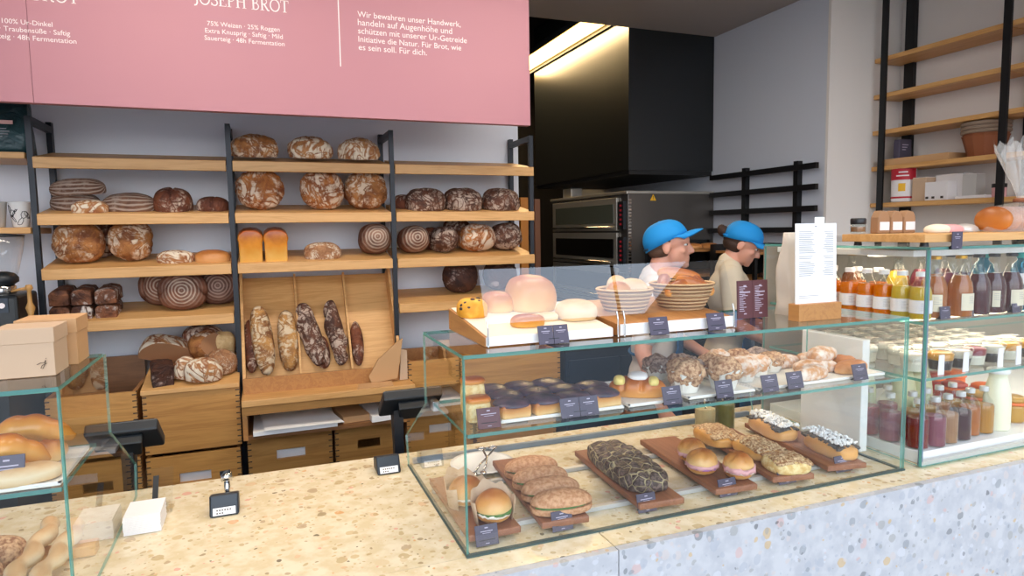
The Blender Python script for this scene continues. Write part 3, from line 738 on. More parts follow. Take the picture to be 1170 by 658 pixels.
def cupf(lab, x, mat, pattern):
    c = thing('paper_cup', lab, 'cup', (x, 3.40, 1.692)); prof = [(.027, 0), (.030, .004), (.041, .104), (.043, .107), (.041, .109), (.038, .104), (.027, .01), (0, .008)]
    obj('cup_body', lathe(prof, (x, 3.40, 1.693), 28), mat, c, smooth=True)
    if pattern:
        bm = nb(); r2 = random.Random(3)
        for k in range(7):
            a0 = -PI/2+r2.uniform(-1.1, 1.0); z0 = r2.uniform(.02, .09); pts = []
            for i in range(9):
                a = a0+.35*math.cos(i*.8+k); z = z0+.016*math.sin(i*.9+k*2); z = min(max(z, .01), .1); r = .0295+.011*z/.1+.0008
                pts.append((x+r*math.cos(a), 3.40+r*math.sin(a), 1.693+z))
            add_tube(bm, pts, .0012, 5)
        obj('scroll_pattern', bm, 'black_matt', c)
cupf('white paper cup with black scroll pattern on the left side shelf', -.958, 'porcelain', True)
cupf('grey paper cup cut off at the left edge of the side shelf', -1.045, 'bar_case', False)
sc = thing('side_counter', 'dark side counter under the left side shelf, carrying the coffee grinder', 'counter', (-1.3, 3.1, 0))
obj('worktop', box(-1.8, -.90, 2.9, 3.64, 1.17, 1.2), 'oak', sc); obj('cabinet', box(-1.8, -.91, 2.93, 3.6, 0, 1.17), 'black_matt', sc)
gx, gy = -.965, 3.12
g = thing('coffee_grinder', 'black coffee grinder with a clear bean hopper on the side counter', 'coffee grinder', (gx, gy, 1.2))
bm = nb(); add_box(bm, gx-.09, gx+.085, gy-.11, gy+.14, 1.2, 1.43); obj('grinder_body', bm, 'grinder_black', g, bevel=.012)
obj('display_panel', box(gx-.06, gx+.055, gy-.114, gy-.109, 1.365, 1.42), 'grinder_panel', g)
fit_text('4.23', .035, gx-.03, 1.384, gy-.1145, 'display_digits', g, 'white_print')
obj('display_dial', lathe([(0, 0), (.011, 0), (.011, .002), (.007, .002), (.007, .001), (0, .001)], (0, 0, 0), 20) if False else xf(lathe([(.007, 0), (.0105, 0), (.0105, .003), (.007, .003)], (0, 0, 0), 20), loc=(gx+.035, gy-.1145, 1.392), rot=(PI/2, 0, 0)), 'white_print', g)
obj('collar_ring', lathe([(.05, 0), (.052, .003), (.052, .03), (.046, .034), (0, .034)], (gx, gy, 1.43), 28), 'chrome', g, smooth=True)
obj('hopper_base', lathe([(.045, 0), (.062, .012), (.062, .03), (.05, .045), (.03, .052), (0, .054)], (gx, gy, 1.464), 28), 'black_plastic', g, smooth=True)
bm = lathe([(.05, 0), (.062, .03), (.085, .13), (.09, .175), (.088, .175), (.083, .13), (.060, .03), (.048, .002)], (gx, gy, 1.478), 32)
obj('bean_hopper', bm, 'glass_soft', g, smooth=True)
obj('hopper_lid', lathe([(.091, 0), (.091, .008), (.03, .014), (0, .014)], (gx, gy, 1.653), 28), 'black_plastic', g, smooth=True)
obj('spout', tube([(gx-.0, gy-.11, 1.32), (gx, gy-.15, 1.31), (gx, gy-.155, 1.28)], [.02, .018, .015], 14), 'chrome', g, smooth=True)
br = thing('wooden_brush', 'turned wooden brush standing beside the coffee grinder', 'brush', (-.838, 3.0, 1.2))
obj('stand_block', box(-.925+.03, -.80, 2.96, 3.04, 1.2, 1.30) if False else lathe([(.028, 0), (.028, .09), (.02, .1), (0, .1)], (-.838, 3.0, 1.2), 20), 'black_matt', br)
obj('handle', lathe([(.010, 0), (.014, .03), (.009, .055), (.016, .08), (.008, .10), (.007, .145), (.014, .155), (.010, .168), (0, .170)], (-.838, 3.0, 1.3), 20), 'brush_wood', br, smooth=True)
obj('side_arm', tube([(-.838, 3.0, 1.455), (-.87, 3.0, 1.452), (-.895, 3.0, 1.445)], [.008, .005, .004], 10), 'brush_wood', br, smooth=True)

# ------------------------------------------------------------------ till screens behind the counter
def till(lab, x0, x1, y, z, sgn):
    xm = (x0+x1)/2; t = thing('till_screen', lab, 'screen', (xm, y+.08, .60))
    w = (x1-x0)/2; R = Euler((-.62, 0, 0))
    bm = nb(); add_box(bm, -w, w, 0, .145, -.034, 0); xf(bm, loc=(xm, y, z), rot=R)
    obj('screen_case', bm, 'black_plastic', t, bevel=.006)
    bm = nb(); add_box(bm, -w+.01, w-.01, .008, .137, 0.0005, .002); xf(bm, loc=(xm, y, z), rot=R); obj('display', bm, 'oven_glass', t)
    bm = nb(); add_prism(bm, [(-.05, .02), (.05, .02), (.035, .12), (-.035, .12)], 'z', -.062, -.034); xf(bm, loc=(xm, y, z), rot=R); obj('rear_hub', bm, 'screen_back', t, bevel=.004)
    xs = xm+.02*sgn
    bm = nb(); add_prism(bm, [(y+.04, z-.08), (y+.11, z-.10), (y+.085, z-.20), (y+.085, .60), (y+.045, .60), (y+.045, z-.18)], 'x', xs-.016, xs+.016); obj('stand', bm, 'black_metal', t, bevel=.002)
    obj('stand_foot', box(xs-.08, xs+.08, y+.02, y+.16, .592, .604), 'black_metal', t, bevel=.002)
till('black till screen on a stand behind the counter, left of the card reader', -.475, -.295, 2.06, 1.135, 0)
till('black till screen on a stand behind the counter, beside the glass case', .345, .54, 2.08, 1.14, -2)
dk = thing('work_bench', 'dark staff bench running behind the stone counter, below its top', 'bench', (.5, 2.2, 0))
obj('bench_top', box(-1.6, 1.6, 2.03, 2.34, .56, .59), 'black_matt', dk); obj('bench_body', box(-1.6, 1.6, 2.06, 2.3, 0, .56), 'black_matt', dk)
nv = thing('navy_cabinet', 'dark navy low cabinet behind the staff, right of the oak crates', 'cabinet', (1.85, 3.3, 0))
obj('cabinet_body', box(1.53, 2.2, 3.2, 3.55, 0, .98), 'navy', nv, bevel=.004); obj('cabinet_top', box(1.52, 2.21, 3.18, 3.56, .98, 1.0), 'black_metal', nv)
obj('cabinet_door', box(1.55, 1.86, 3.188, 3.2, .1, .93), 'navy', nv, bevel=.003); obj('cabinet_door', box(1.87, 2.18, 3.188, 3.2, .1, .93), 'navy', nv, bevel=.003)
# ------------------------------------------------------------------ stone counter
ct = thing('stone_counter', 'long cream and grey terrazzo counter carrying the glass display cases', 'counter', (1.0, 1.6, 0))
obj('counter_top', box(-1.7, 3.62, 1.2985, 2.01, .92, .95), 'terrazzo_cream', ct)
for a, b in ((-1.7, .698), (.7005, 3.62)):
    obj('top_strip', box(a, b, 1.222, 1.297, .92, .95), 'terrazzo_cream', ct)
    obj('front_panel', box(a, b, 1.20, 1.22, 0, .9495), 'terrazzo_grey', ct)
obj('counter_body', box(-1.68, 3.6, 1.225, 1.98, 0, .919), 'black_matt', ct)

# ------------------------------------------------------------------ glass cases
g6 = .008
SIDE = lambda y0: [(y0, .952), (y0, 1.382), (y0+.353, 1.382), (y0+.353, 1.20), (y0+.62, 1.035), (y0+.60, .952)]
lc = thing('glass_case', 'low glass display case in the middle of the counter, full of pastries and sandwiches', 'display case', (1.03, 1.6, .95))
pane('front_pane', lc, [(.383, .952), (1.682, .952), (1.682, 1.3815), (.383, 1.3815)], 'y', 1.293, 1.301)
pane('top_pane', lc, [(.383, 1.293), (1.682, 1.293), (1.682, 1.652), (.383, 1.652)], 'z', 1.382, 1.390)
pane('side_pane', lc, SIDE(1.302), 'x', .383, .389)
for a, b, c, d in ((.381, 1.684, 1.2905, 1.3035), (.381, .392, 1.304, 1.895), (1.673, 1.684, 1.304, 1.895)): obj('base_seal', box(a, b, c, d, .9505, .9545), 'seal', lc)
pane('side_pane', lc, SIDE(1.302), 'x', 1.676, 1.682)
pane('shelf_pane', lc, [(.392, 1.302), (1.673, 1.302), (1.673, 1.60), (.392, 1.60)], 'z', 1.209, 1.217)
obj('rear_rail', box(.40, 1.66, 1.90, 1.915, .951, .966), 'bluegrey_rail', lc)
for x in (.395, .79, 1.22, 1.665): obj('pane_clip', box(x-.008, x+.008, 1.58, 1.61, 1.195, 1.222), 'chrome', lc, bevel=.002)
l2 = thing('glass_case', 'low glass display case with croissants at the left end of the counter', 'display case', (-.8, 1.6, .95))
pane('front_pane', l2, [(-1.3, .952), (-.34, .952), (-.34, 1.3815), (-1.3, 1.3815)], 'y', 1.328, 1.336)
pane('top_pane', l2, [(-1.3, 1.328), (-.34, 1.328), (-.34, 1.668), (-1.3, 1.668)], 'z', 1.382, 1.390)
pane('side_pane', l2, [(y+.015 if y > 1.5 else y, z) for y, z in SIDE(1.337)], 'x', -.346, -.34)
pane('shelf_pane', l2, [(-1.3, 1.337), (-.349, 1.337), (-.349, 1.60), (-1.3, 1.60)], 'z', 1.200, 1.208)
tc = thing('glass_case', 'tall glass display case at the right end, holding bottles, dessert cups and jars', 'display case', (2.5, 1.6, .95))
TX = 1.735
pane('front_pane', tc, [(TX, .955), (3.3, .955), (3.3, 1.575), (TX, 1.575)], 'y', 1.280, 1.288, m='glass_clear')
pane('side_pane', tc, [(1.289, .955), (1.289, 1.575), (1.92, 1.575), (1.92, .955)], 'x', TX, TX+.008, m='glass_clear')
pane('top_pane', tc, [(TX, 1.28), (3.3, 1.28), (3.3, 1.92), (TX, 1.92)], 'z', 1.576, 1.584)
pane('shelf_pane', tc, [(TX+.012, 1.30), (3.3, 1.30), (3.3, 1.90), (TX+.012, 1.90)], 'z', 1.362, 1.370)
pane('shelf_pane', tc, [(TX+.012, 1.30), (3.3, 1.30), (3.3, 1.90), (TX+.012, 1.90)], 'z', 1.198, 1.206)
obj('base_plinth', box(TX+.03, 3.3, 1.31, 1.91, .951, .985), 'lid_white', tc)
obj('front_channel', box(TX+.012, 3.3, 1.288, 1.302, .951, .966), 'bar_case', tc)
obj('back_panel', box(TX+.009, 3.3, 1.921, 1.935, .952, 1.575), 'case_back', tc)
obj('light_housing', box(TX+.04, 3.28, 1.36, 1.90, 1.553, 1.572), 'lid_white', tc, bevel=.002)
for z in (1.5515, 1.358): 
    o = obj('light_strip', box(TX+.06, 3.2, 1.40 if z < 1.4 else 1.50, 1.412 if z < 1.4 else 1.53, z-.002, z), 'led', tc)
bm = nb()
obj('corner_post', box(TX+.009, TX+.017, 1.289, 1.299, .952, 1.575), 'bluegrey_rail', tc)

# white divider between the cases
wpn = obj('divider_panel', box(1.692, 1.722, 1.45, 1.69, .951, 1.30), 'porcelain', bevel=.003); tag(wpn, 'narrow white upright panel between the low and the tall glass case', 'panel')

# ------------------------------------------------------------------ cards
def card(lab, x, y, z, w=.053, h=.046, mat='card_dark', lean=-.28, rz=0, n=1, cat='price card', face=None):
    t = thing('price_card', lab, cat, (x, y, z), None, (0, 0, rz))
    for i in range(n):
        xo = (i-(n-1)/2)*(w+.001)
        bm = nb(); add_box(bm, xo-w/2, xo+w/2, -.0015, .0015, .001, h); xf(bm, rot=(lean, 0, 0)); obj('card_face', bm, mat, t, world=False, bevel=.0008)
        bm = nb(); r2 = random.Random(int(x*1000)+i)
        for (zz, ww, hh) in ((.83, .16, .05), (.68, .62, .035), (.6, .4, .02), (.12, .18, .03)):
            ww *= r2.uniform(.85, 1.1); add_box(bm, xo-ww*w/2, xo+ww*w/2, -.0022, -.0016, h*zz, h*(zz+hh))
        xf(bm, rot=(lean, 0, 0)); obj('card_print', bm, 'card_print', t, world=False)
    obj('card_foot', (lambda b: (add_prism(b, [(.002, 0), (.022, 0), (.002, .014)], 'x', -w*.35, w*.35), b)[1])(nb()), 'black_plastic', t, world=False)
    return t
GC = 'price cards in the middle glass case'
card('brown price card at the left end of the middle glass shelf, below the sponge slices', .45, 1.325, 1.217, mat='card_brown')
card('double blue-grey price card in front of the dark-topped cake slices', .672, 1.325, 1.217, n=2, w=.048)
card('price card right in front of the glazed filled loaf on the middle glass shelf', .925, 1.325, 1.217)
card('price card between the dark and the golden crumble muffins', 1.082, 1.325, 1.217)
card('price card in front of the paper-wrapped muffins, left one of two close together', 1.228, 1.325, 1.217)
card('price card in front of the sugared pastries, right one of two close together', 1.312, 1.325, 1.217)
card('dark price card at the right end of the middle glass shelf among the pastries', 1.545, 1.325, 1.217)
card('price card in front of the wrapped roll sandwiches, leftmost on the counter level', .440, 1.325, .952)
card('price card at the foot of the long seeded sandwiches', .625, 1.325, .952)
card('price card at the foot of the dark-topped flatbread', .860, 1.335, .952)
card('price card at the foot of the ham rolls board', 1.105, 1.335, .952, w=.056)
card('price card at the foot of the seed-topped focaccia', 1.305, 1.34, .952, w=.06)
card('price card at the foot of the olive and feta bread board', 1.515, 1.345, .952, w=.06)
card('double grey price card in front of the left serving board on top of the case', .612, 1.335, 1.390, n=2, w=.037, h=.044)
card('price card in front of the left basket on top of the case', .893, 1.335, 1.390, h=.045)
card('price card in front of the right basket on top of the case', 1.062, 1.335, 1.390, h=.045)
card('large purple-grey price card at the front left of the croissant shelf, left case', -.435, 1.352, 1.208, w=.055, h=.062)
card('dark price card hanging on the edge of the wooden board on the tall case', 1.823, 1.268, 1.576, w=.042, h=.05, lean=0)
mc = card('brown two-panel drinks card standing at the back of the case top', 1.29, 1.47, 1.390, w=.053, h=.108, mat='card_brown', n=2, lean=-.05, cat='menu card')
for i in range(2):
    bm = nb()
    for k in range(14):
        xo = (i-.5)*.054; w = rnd.uniform(.012, .03); add_box(bm, xo-.02, xo-.02+w, -.0030, -.0024, .022+k*.0052, .0238+k*.0052)
    obj('card_lines', xf(bm, rot=(-.05, 0, 0)), 'card_print', mc, world=False)

# menu sheet in a wooden block, and the paper bag behind
ms = thing('menu_stand', 'white printed menu sheet standing in an oak block on top of the glass case', 'menu', (1.42, 1.37, 1.39))
obj('wood_block', box(1.345, 1.497, 1.355, 1.395, 1.39, 1.437), 'oak_dark' if False else 'oak_side', ms, bevel=.002)
sh = xf(box(1.348, 1.494, 1.372, 1.3735, 1.437, 1.655), rot=(-.03, 0, 0), piv=(1.42, 1.372, 1.437)); obj('menu_sheet', sh, 'white_paper', ms)
sh = xf(box(1.42, 1.455, 1.376, 1.377, 1.437, 1.672), rot=(-.03, 0, 0), piv=(1.42, 1.372, 1.437)); obj('rear_sheet', sh, 'white_paper', ms)
bm = nb()
add_box(bm, 1.416, 1.422, 1.3705, 1.3712, 1.645, 1.648)
b2 = nb()
for k in range(24):
    z = 1.632-k*.0052
    if k in (12, 15): continue
    for q_, a, b in ((bm, 1.360, 1.40+rnd.uniform(.0, .018)), (b2, 1.482-rnd.uniform(.022, .04), 1.482)): add_box(q_, a, b, 1.3705, 1.3712, z, z+.0013)
obj('menu_print', xf(b2, rot=(-.03, 0, 0), piv=(1.42, 1.372, 1.437)), 'grey_print', ms)
for k in range(2): add_box(bm, 1.360, 1.40+.03*k, 1.3705, 1.3712, 1.452+k*.005, 1.4532+k*.005)
obj('menu_print', xf(bm, rot=(-.03, 0, 0), piv=(1.42, 1.372, 1.437)), 'grey_print', ms)
bm = nb(); add_box(bm, 1.415, 1.50, 1.46, 1.52, 1.39, 1.63)
bmesh.ops.subdivide_edges(bm, edges=bm.edges[:], cuts=6, use_grid_fill=True)
for v in bm.verts:
    t = (v.co.z-1.39)/.24; v.co.y = 1.49+(v.co.y-1.49)*(1-.8*t*t); v.co.x += .006*math.sin(t*9)+.004*noise.noise(v.co*30)
pb = obj('paper_bag', bm, 'paper_bag', smooth=True); tag(pb, 'off-white paper bag standing on the case top behind the white menu sheet', 'paper bag')

# ------------------------------------------------------------------ things on the counter
def reader(lab, x, y, knob):
    t = thing('card_reader', lab, 'card reader', (x, y, .95))
    bm = nb(); add_prism(bm, [(y-.02, .951), (y+.05, .951), (y+.055, .985), (y+.005, 1.0)], 'x', x-.034, x+.034); obj('reader_body', bm, 'black_plastic', t, bevel=.004)
    q = lambda a, b, off: (y-.02+(.025)*a-off, .951+.049*b)
    bm = nb(); add_box(bm, x-.026, x+.026, -.0012, 0, .004, .022); xf(bm, loc=(0, y-.019, .951), rot=(-.47, 0, 0)); obj('paper_label', bm, 'white_paper', t)
    bm = nb(); 
    for r, n in ((.016, 6), (.009, 3)):
        for k in range(n): add_box(bm, x-.018+k*.006, x-.0145+k*.006, -.0018, -.0013, r-.002, r+.0015)
    xf(bm, loc=(0, y-.019, .951), rot=(-.47, 0, 0)); obj('label_print', bm, 'ink', t)
    bm = nb(); add_box(bm, x-.028, x+.028, -.0012, 0, .026, .050); xf(bm, loc=(0, y-.019, .951), rot=(-.47, 0, 0)); obj('display', bm, 'screen_back', t)
    if knob:
        obj('mounting_arm', tube([(x+.005, y+.06, .951), (x+.005, y+.06, 1.02)], .007, 12), 'chrome', t, smooth=True)
        obj('swivel_joint', tube([(x-.008, y+.06, 1.024), (x+.018, y+.06, 1.024)], .012, 16), 'chrome', t, smooth=True)
        obj('swivel_cap', tube([(x-.010, y+.06, 1.034), (x+.014, y+.06, 1.036)], .006, 12), 'black_plastic', t, smooth=True)
reader('black card reader with a white label and chrome swivel, alone on the counter', -.115, 1.745, True)
reader('black card reader with a white label right beside the middle glass case', .318, 1.865, False)
st = tag(obj('leaflet_stack', (lambda b: ([add_box(b, -.330+rnd.uniform(-.001, .001), -.252+rnd.uniform(-.001, .001), 1.700, 1.80, .951+k*.004, .9545+k*.004) for k in range(11)], b)[1])(nb()), 'white_paper'), 'stack of white leaflets on the counter beside the left glass case', 'leaflets')
hd = thing('leaflet_holder', 'clear plastic leaflet holder with a black strip behind the white leaflet stack', 'holder', (-.29, 1.84, .951))
obj('holder_plate', (lambda b: (add_prism(b, [(1.806, .953), (1.809, .953), (1.885, 1.045), (1.882, 1.045)], 'x', -.335, -.240), b)[1])(nb()), 'glass_soft', hd)
obj('holder_base', box(-.335, -.240, 1.806, 1.88, .951, .953), 'glass_soft', hd)
obj('black_strip', xf(box(-.285, -.272, 1.800, 1.8025, .965, 1.055), rot=(-.7, 0, 0), piv=(-.28, 1.80, .965)), 'black_plastic', hd)
# kraft cake boxes on the left case
def cakebox(lab, x0, x1, y0, y1, z, h, mark):
    t = thing('cake_box', lab, 'box', ((x0+x1)/2, (y0+y1)/2, z))
    obj('box_body', box(x0+.002, x1-.002, y0+.002, y1-.002, z, z+h*.75), 'kraft_pale' if mark else 'kraft_light', t, bevel=.001)
    obj('box_lid', box(x0, x1, y0, y1, z+h*.68, z+h), 'kraft_pale' if mark else 'kraft_light', t, bevel=.0015)
    if mark:
        bm = nb(); cx = x1-.018; cz = z+.022
        add_tube(bm, [(cx-.012, y0-.0005, cz+.001), (cx-.006, y0-.0005, cz+.004), (cx-.001, y0-.0005, cz+.004), (cx+.003, y0-.0005, cz+.007)], .0005, 4)
        add_tube(bm, [(cx+.002, y0-.0005, cz+.009), (cx+.0005, y0-.0005, cz), (cx-.003, y0-.0005, cz-.007), (cx-.006, y0-.0005, cz-.006), (cx-.004, y0-.0005, cz-.001), (cx+.004, y0-.0005, cz+.003)], .0005, 4)
        add_ell(bm, (cx+.003, y0-.0005, cz+.012), (.0008, .0006, .0008), 1)
        obj('printed_mark', bm, 'ink', t)
cakebox('pale kraft cake box with a small handwritten mark, front one on the left case', -.468, -.368, 1.435, 1.53, 1.391, .092, True)
cakebox('kraft cake box behind the marked one on the left case', -.462, -.356, 1.545, 1.64, 1.391, .095, False)
# ------------------------------------------------------------------ boards and sandwiches in the case
RAILZ = .962
rl = thing('support_rail', 'thin pale metal rail lying under the front ends of the wooden boards', 'rail', (1.0, 1.40, .951))
obj('rail_bar', box(.40, 1.60, 1.392, 1.406, .951, .962), 'bar_case', rl)
rl = thing('support_rail', 'thin pale metal rail lying under the rear ends of the wooden boards', 'rail', (1.0, 1.66, .951))
obj('rail_bar', box(.40, 1.62, 1.655, 1.669, .951, .962), 'bar_case', rl)
def brd(lab, x, w, y0, y1, rz):
    bm = nb(); add_box(bm, -w/2, w/2, -(y1-y0)/2, (y1-y0)/2, 0, .016)
    o = obj('serving_board', bm, 'walnut', None, world=False, loc=(x, (y0+y1)/2, RAILZ+.0005), rot=(0, 0, rz), bevel=.003); return tag(o, lab, 'board')
BZ = RAILZ+.017
brd('short walnut board under the paper-wrapped roll sandwiches', .462, .125, 1.335, 1.70, 0)
brd('walnut board carrying the four long seeded sandwiches', .648, .118, 1.325, 1.76, -.07)
brd('walnut board under the dark-topped flatbread', .910, .125, 1.325, 1.74, -.07)
brd('walnut board under the ham rolls, with an empty rear half', 1.142, .125, 1.325, 1.75, -.09)
brd('walnut board under the seed-topped focaccia', 1.350, .125, 1.325, 1.75, -.17)
brd('walnut board under the olive and feta bread', 1.548, .125, 1.33, 1.76, -.17)
def bun(bm, c, r, h, seed=0, lobes=5, sub=4):
    g = bmesh.ops.create_icosphere(bm, subdivisions=sub, radius=1)
    for v in g['verts']:
        p = v.co.copy(); a = math.atan2(p.y, p.x); rr = math.hypot(p.x, p.y)
        if lobes: p.z *= 1-.30*(1-min(1, abs(math.sin(a*lobes/2+rr*1.6))*1.8))*(1 if p.z > 0 else 0)*min(1, rr*1.6)
        p *= 1+.03*noise.noise(p*2+Vector((seed, 0, 0)))
        if p.z < 0: p.z *= .25
        v.co = Vector((p.x*r, p.y*r, p.z*h))+Vector(c)
def wavy(bm, c, r, h, n=9, amp=.15, seed=0, sq=1.0):
    R = random.Random(seed); ph = R.uniform(0, 6); ctr = []; pts = []
    for lev in (0, 1):
        ring = []
        for i in range(36):
            a = 2*PI*i/36; rr = r*(.97+amp*(math.sin(n*a+ph)*(.6+.4*math.sin(3*a))+.7*math.sin(2*a+ph)))
            ring.append(bm.verts.new((c[0]+rr*math.cos(a), c[1]+rr*sq*math.sin(a), c[2]+lev*h+.25*h*math.sin(n*1.6*a+ph))))
        pts.append(ring)
    bm.faces.new(pts[0][::-1]); bm.faces.new(pts[1])
    for i in range(36): bm.faces.new((pts[0][i], pts[0][(i+1) % 36], pts[1][(i+1) % 36], pts[1][i]))
def rollsand(lab, x, y, z, r, fillings, rz=0, group=None, paper=False, tilt=0, lobes=5, hh=1.0):
    t = thing('roll_sandwich', lab, 'sandwich', (x, y, z), group, (tilt, 0, rz)); zz = .0
    bm = nb(); bun(bm, (0, 0, 0), r*.96, .022, 1, 0)
    for v in bm.verts: v.co.z = -v.co.z
    bmesh.ops.reverse_faces(bm, faces=bm.faces); lo = min(v.co.z for v in bm.verts); bmesh.ops.translate(bm, vec=(0, 0, -lo), verts=bm.verts); zz = -lo
    obj('bottom_bun', bm, 'golden_bun', t, world=False, smooth=True)
    for nm, m, h, rr, amp in fillings:
        bm = nb(); wavy(bm, (0, -.004, zz), r*rr, h, amp=amp, seed=int(x*900)+len(nm)); obj(nm, bm, m, t, world=False, smooth=True, recalc=True); zz += h*.85
    bm = nb(); bun(bm, (0, 0, zz+.002), r, .036*hh, int(x*100), lobes); obj('top_bun', bm, 'golden_bun', t, world=False, smooth=True)
    if paper:
        bm = nb(); n = 14; A = []; B = []
        for i in range(n):
            a = math.radians(-20+220*i/(n-1)); rr = r*1.12
            A.append(bm.verts.new((rr*math.cos(a)*.9, rr*math.sin(a)*.9, .0))); h = .05+.028*math.sin(i/(n-1)*PI)**2+.008*math.sin(i*2.1)
            B.append(bm.verts.new((rr*math.cos(a)*1.1, rr*math.sin(a)*1.1, h)))
        for i in range(n-1): bm.faces.new((A[i], A[i+1], B[i+1], B[i]))
        o = obj('paper_wrap', bm, 'kraft_pale', t, world=False, smooth=True); s = o.modifiers.new('s', 'SOLIDIFY'); s.thickness = .0008
    return t
cres = [('cream_cheese', 'cream', .006, .96, .02), ('cress', 'lettuce', .005, .99, .07)]
rollsand('golden roll with cress filling in a paper wrap, front one on the short board', .475, 1.385, BZ, .043, cres, 0, None, True, lobes=0, hh=1.15)
rollsand('golden roll with pale filling in a paper wrap, behind the front wrapped one', .445, 1.50, BZ, .045, cres[:1], .5, None, True, lobes=0, hh=1.15)
hm = [('ham', 'ham', .008, 1.08, .08), ('onion_slice', 'onion', .003, .98, .05)]
rollsand('ham roll lying at the back left of the ham roll board, showing purple onion', 1.128, 1.525, BZ, .040, hm[::-1], .4, None)
rollsand('ham roll at the front left of the ham roll board, tipped towards the glass', 1.098, 1.438, BZ, .042, hm[::-1], -.3, None, tilt=.0)
rollsand('ham roll with pink ham hanging out, at the front right of its board', 1.165, 1.372, BZ, .040, [('cheese', 'cream', .004, 1.02, .04), ('ham', 'ham', .012, 1.12, .10)], .1, None)
def subsand(lab, x, y, rz):
    t = thing('long_sandwich', lab, 'sandwich', (x, y, BZ), 'long seeded sandwiches on one board', (0, 0, rz)); s = int(y*100)
    bm = loaf_bm((.152, .078, .044), seed=s, power=2.2, rough=.03, flat=.35); 
    for v in bm.verts:
        v.co.z += .025
    tp = bm.copy(); 
    bmesh.ops.bisect_plane(bm, geom=bm.verts[:]+bm.edges[:]+bm.faces[:], plane_co=(0, 0, .018), plane_no=(0, 0, 1), clear_outer=True)
    bmesh.ops.contextual_create(bm, geom=[e for e in bm.edges if e.is_boundary])
    obj('bottom_bread', bm, 'sesame_crust', t, world=False)
    bmesh.ops.bisect_plane(tp, geom=tp.verts[:]+tp.edges[:]+tp.faces[:], plane_co=(0, 0, .018), plane_no=(0, 0, -1), clear_outer=True)
    bmesh.ops.contextual_create(tp, geom=[e for e in tp.edges if e.is_boundary]); bmesh.ops.translate(tp, vec=(0, 0, .006), verts=tp.verts)
    obj('top_bread', tp, 'sesame_crust', t, world=False)
    bm = nb(); wavy(bm, (0, -.002, .0185), .070, .004, 13, .07, s, .53); obj('lettuce', bm, 'lettuce', t, world=False, recalc=True)
    return t
for i, (x, y) in enumerate(((.655, 1.372), (.662, 1.452), (.668, 1.53), (.675, 1.61))):
    subsand('long seeded sandwich with green filling, %s on its walnut board' % ('nearest the glass', 'second from the front', 'third from the front', 'rearmost of four')[i], x-.012, y, -.12)
# dark-topped flatbread
fb = thing('flatbread', 'knobbly flatbread of dark glazed pieces with pale seams on a walnut board', 'bread', (.912, 1.53, BZ), None, (0, 0, -.07))
bm = loaf_bm((.132, .32, .045), seed=44, sub=6, power=3.4, rough=.08, flat=.5); bmesh.ops.translate(bm, vec=(0, 0, .025), verts=bm.verts)
for v in bm.verts:
    if v.co.z > .02: v.co.z += .007*abs(math.sin(v.co.x*PI/.044+.5*math.sin(v.co.y*40)))*abs(math.sin(v.co.y*PI/.05))
obj('knobbly_crust', bm, 'knob_crust', fb, world=False, smooth=True)
def slab(lab, x, y, rz, w, l, h, mat, topm, name, seed, cubes=0, cat='bread'):
    t = thing(name, lab, cat, (x, y, BZ), None, (0, 0, rz))
    bm = loaf_bm((w, l, h), seed=seed, power=2.9, rough=.09, flat=.6); bmesh.ops.translate(bm, vec=(0, 0, h/2), verts=bm.verts); obj('bread_body', bm, mat, t, world=False, smooth=True)
    bm = nb(); g = bmesh.ops.create_grid(bm, x_segments=26, y_segments=40, size=.5)
    for v in bm.verts:
        q = v.co.copy(); f = (abs(q.x*2)**4+abs(q.y*2)**4)
        v.co = Vector((q.x*w*.84*(1+.06*noise.noise(Vector((q.y*9, seed, 0)))), q.y*l*.90, h*(1-.26*min(1, f))+.003+.006*noise.noise(Vector((q.x*w, q.y*l, seed))*90)))
    o = obj('topping', bm, topm, t, world=False, smooth=True); s = o.modifiers.new('s', 'SOLIDIFY'); s.thickness = .006
    if cubes:
        R = random.Random(seed); bm = nb()
        for k in range(cubes):
            c = bmesh.ops.create_cube(bm, size=R.uniform(.004, .0075)); M = Matrix.Translation((R.uniform(-.36, .36)*w, R.uniform(-.45, .45)*l, h+.005+R.uniform(-.004, .002))) @ Euler((R.random()*3, R.random()*3, 0)).to_matrix().to_4x4()
            bmesh.ops.transform(bm, matrix=M, verts=c['verts'])
        tag(obj('feta_crumbs', bm, 'porcelain', t, world=False), 'white feta crumbs', kind='stuff')
    return t
slab('seed-topped focaccia piece, rearmost of three on its board', 1.315, 1.65, -.17, .115, .16, .038, 'focaccia', 'seed_top', 'focaccia_piece', 91)
slab('seed-topped focaccia piece, middle one of three on its board', 1.345, 1.505, -.10, .115, .15, .038, 'focaccia', 'seed_top', 'focaccia_piece', 92)
slab('seed-topped focaccia piece nearest the glass, showing green filling', 1.335, 1.378, -.25, .12, .11, .036, 'crumb_yellow', 'seed_top', 'focaccia_piece', 93)
slab('olive and feta topped bread, rear piece of two on its board', 1.525, 1.64, -.17, .09, .20, .045, 'focaccia', 'olive_top', 'feta_bread', 94, 230)
slab('olive and feta topped bread, front piece of two on its board', 1.552, 1.435, -.15, .09, .18, .045, 'focaccia', 'olive_top', 'feta_bread', 95, 230)
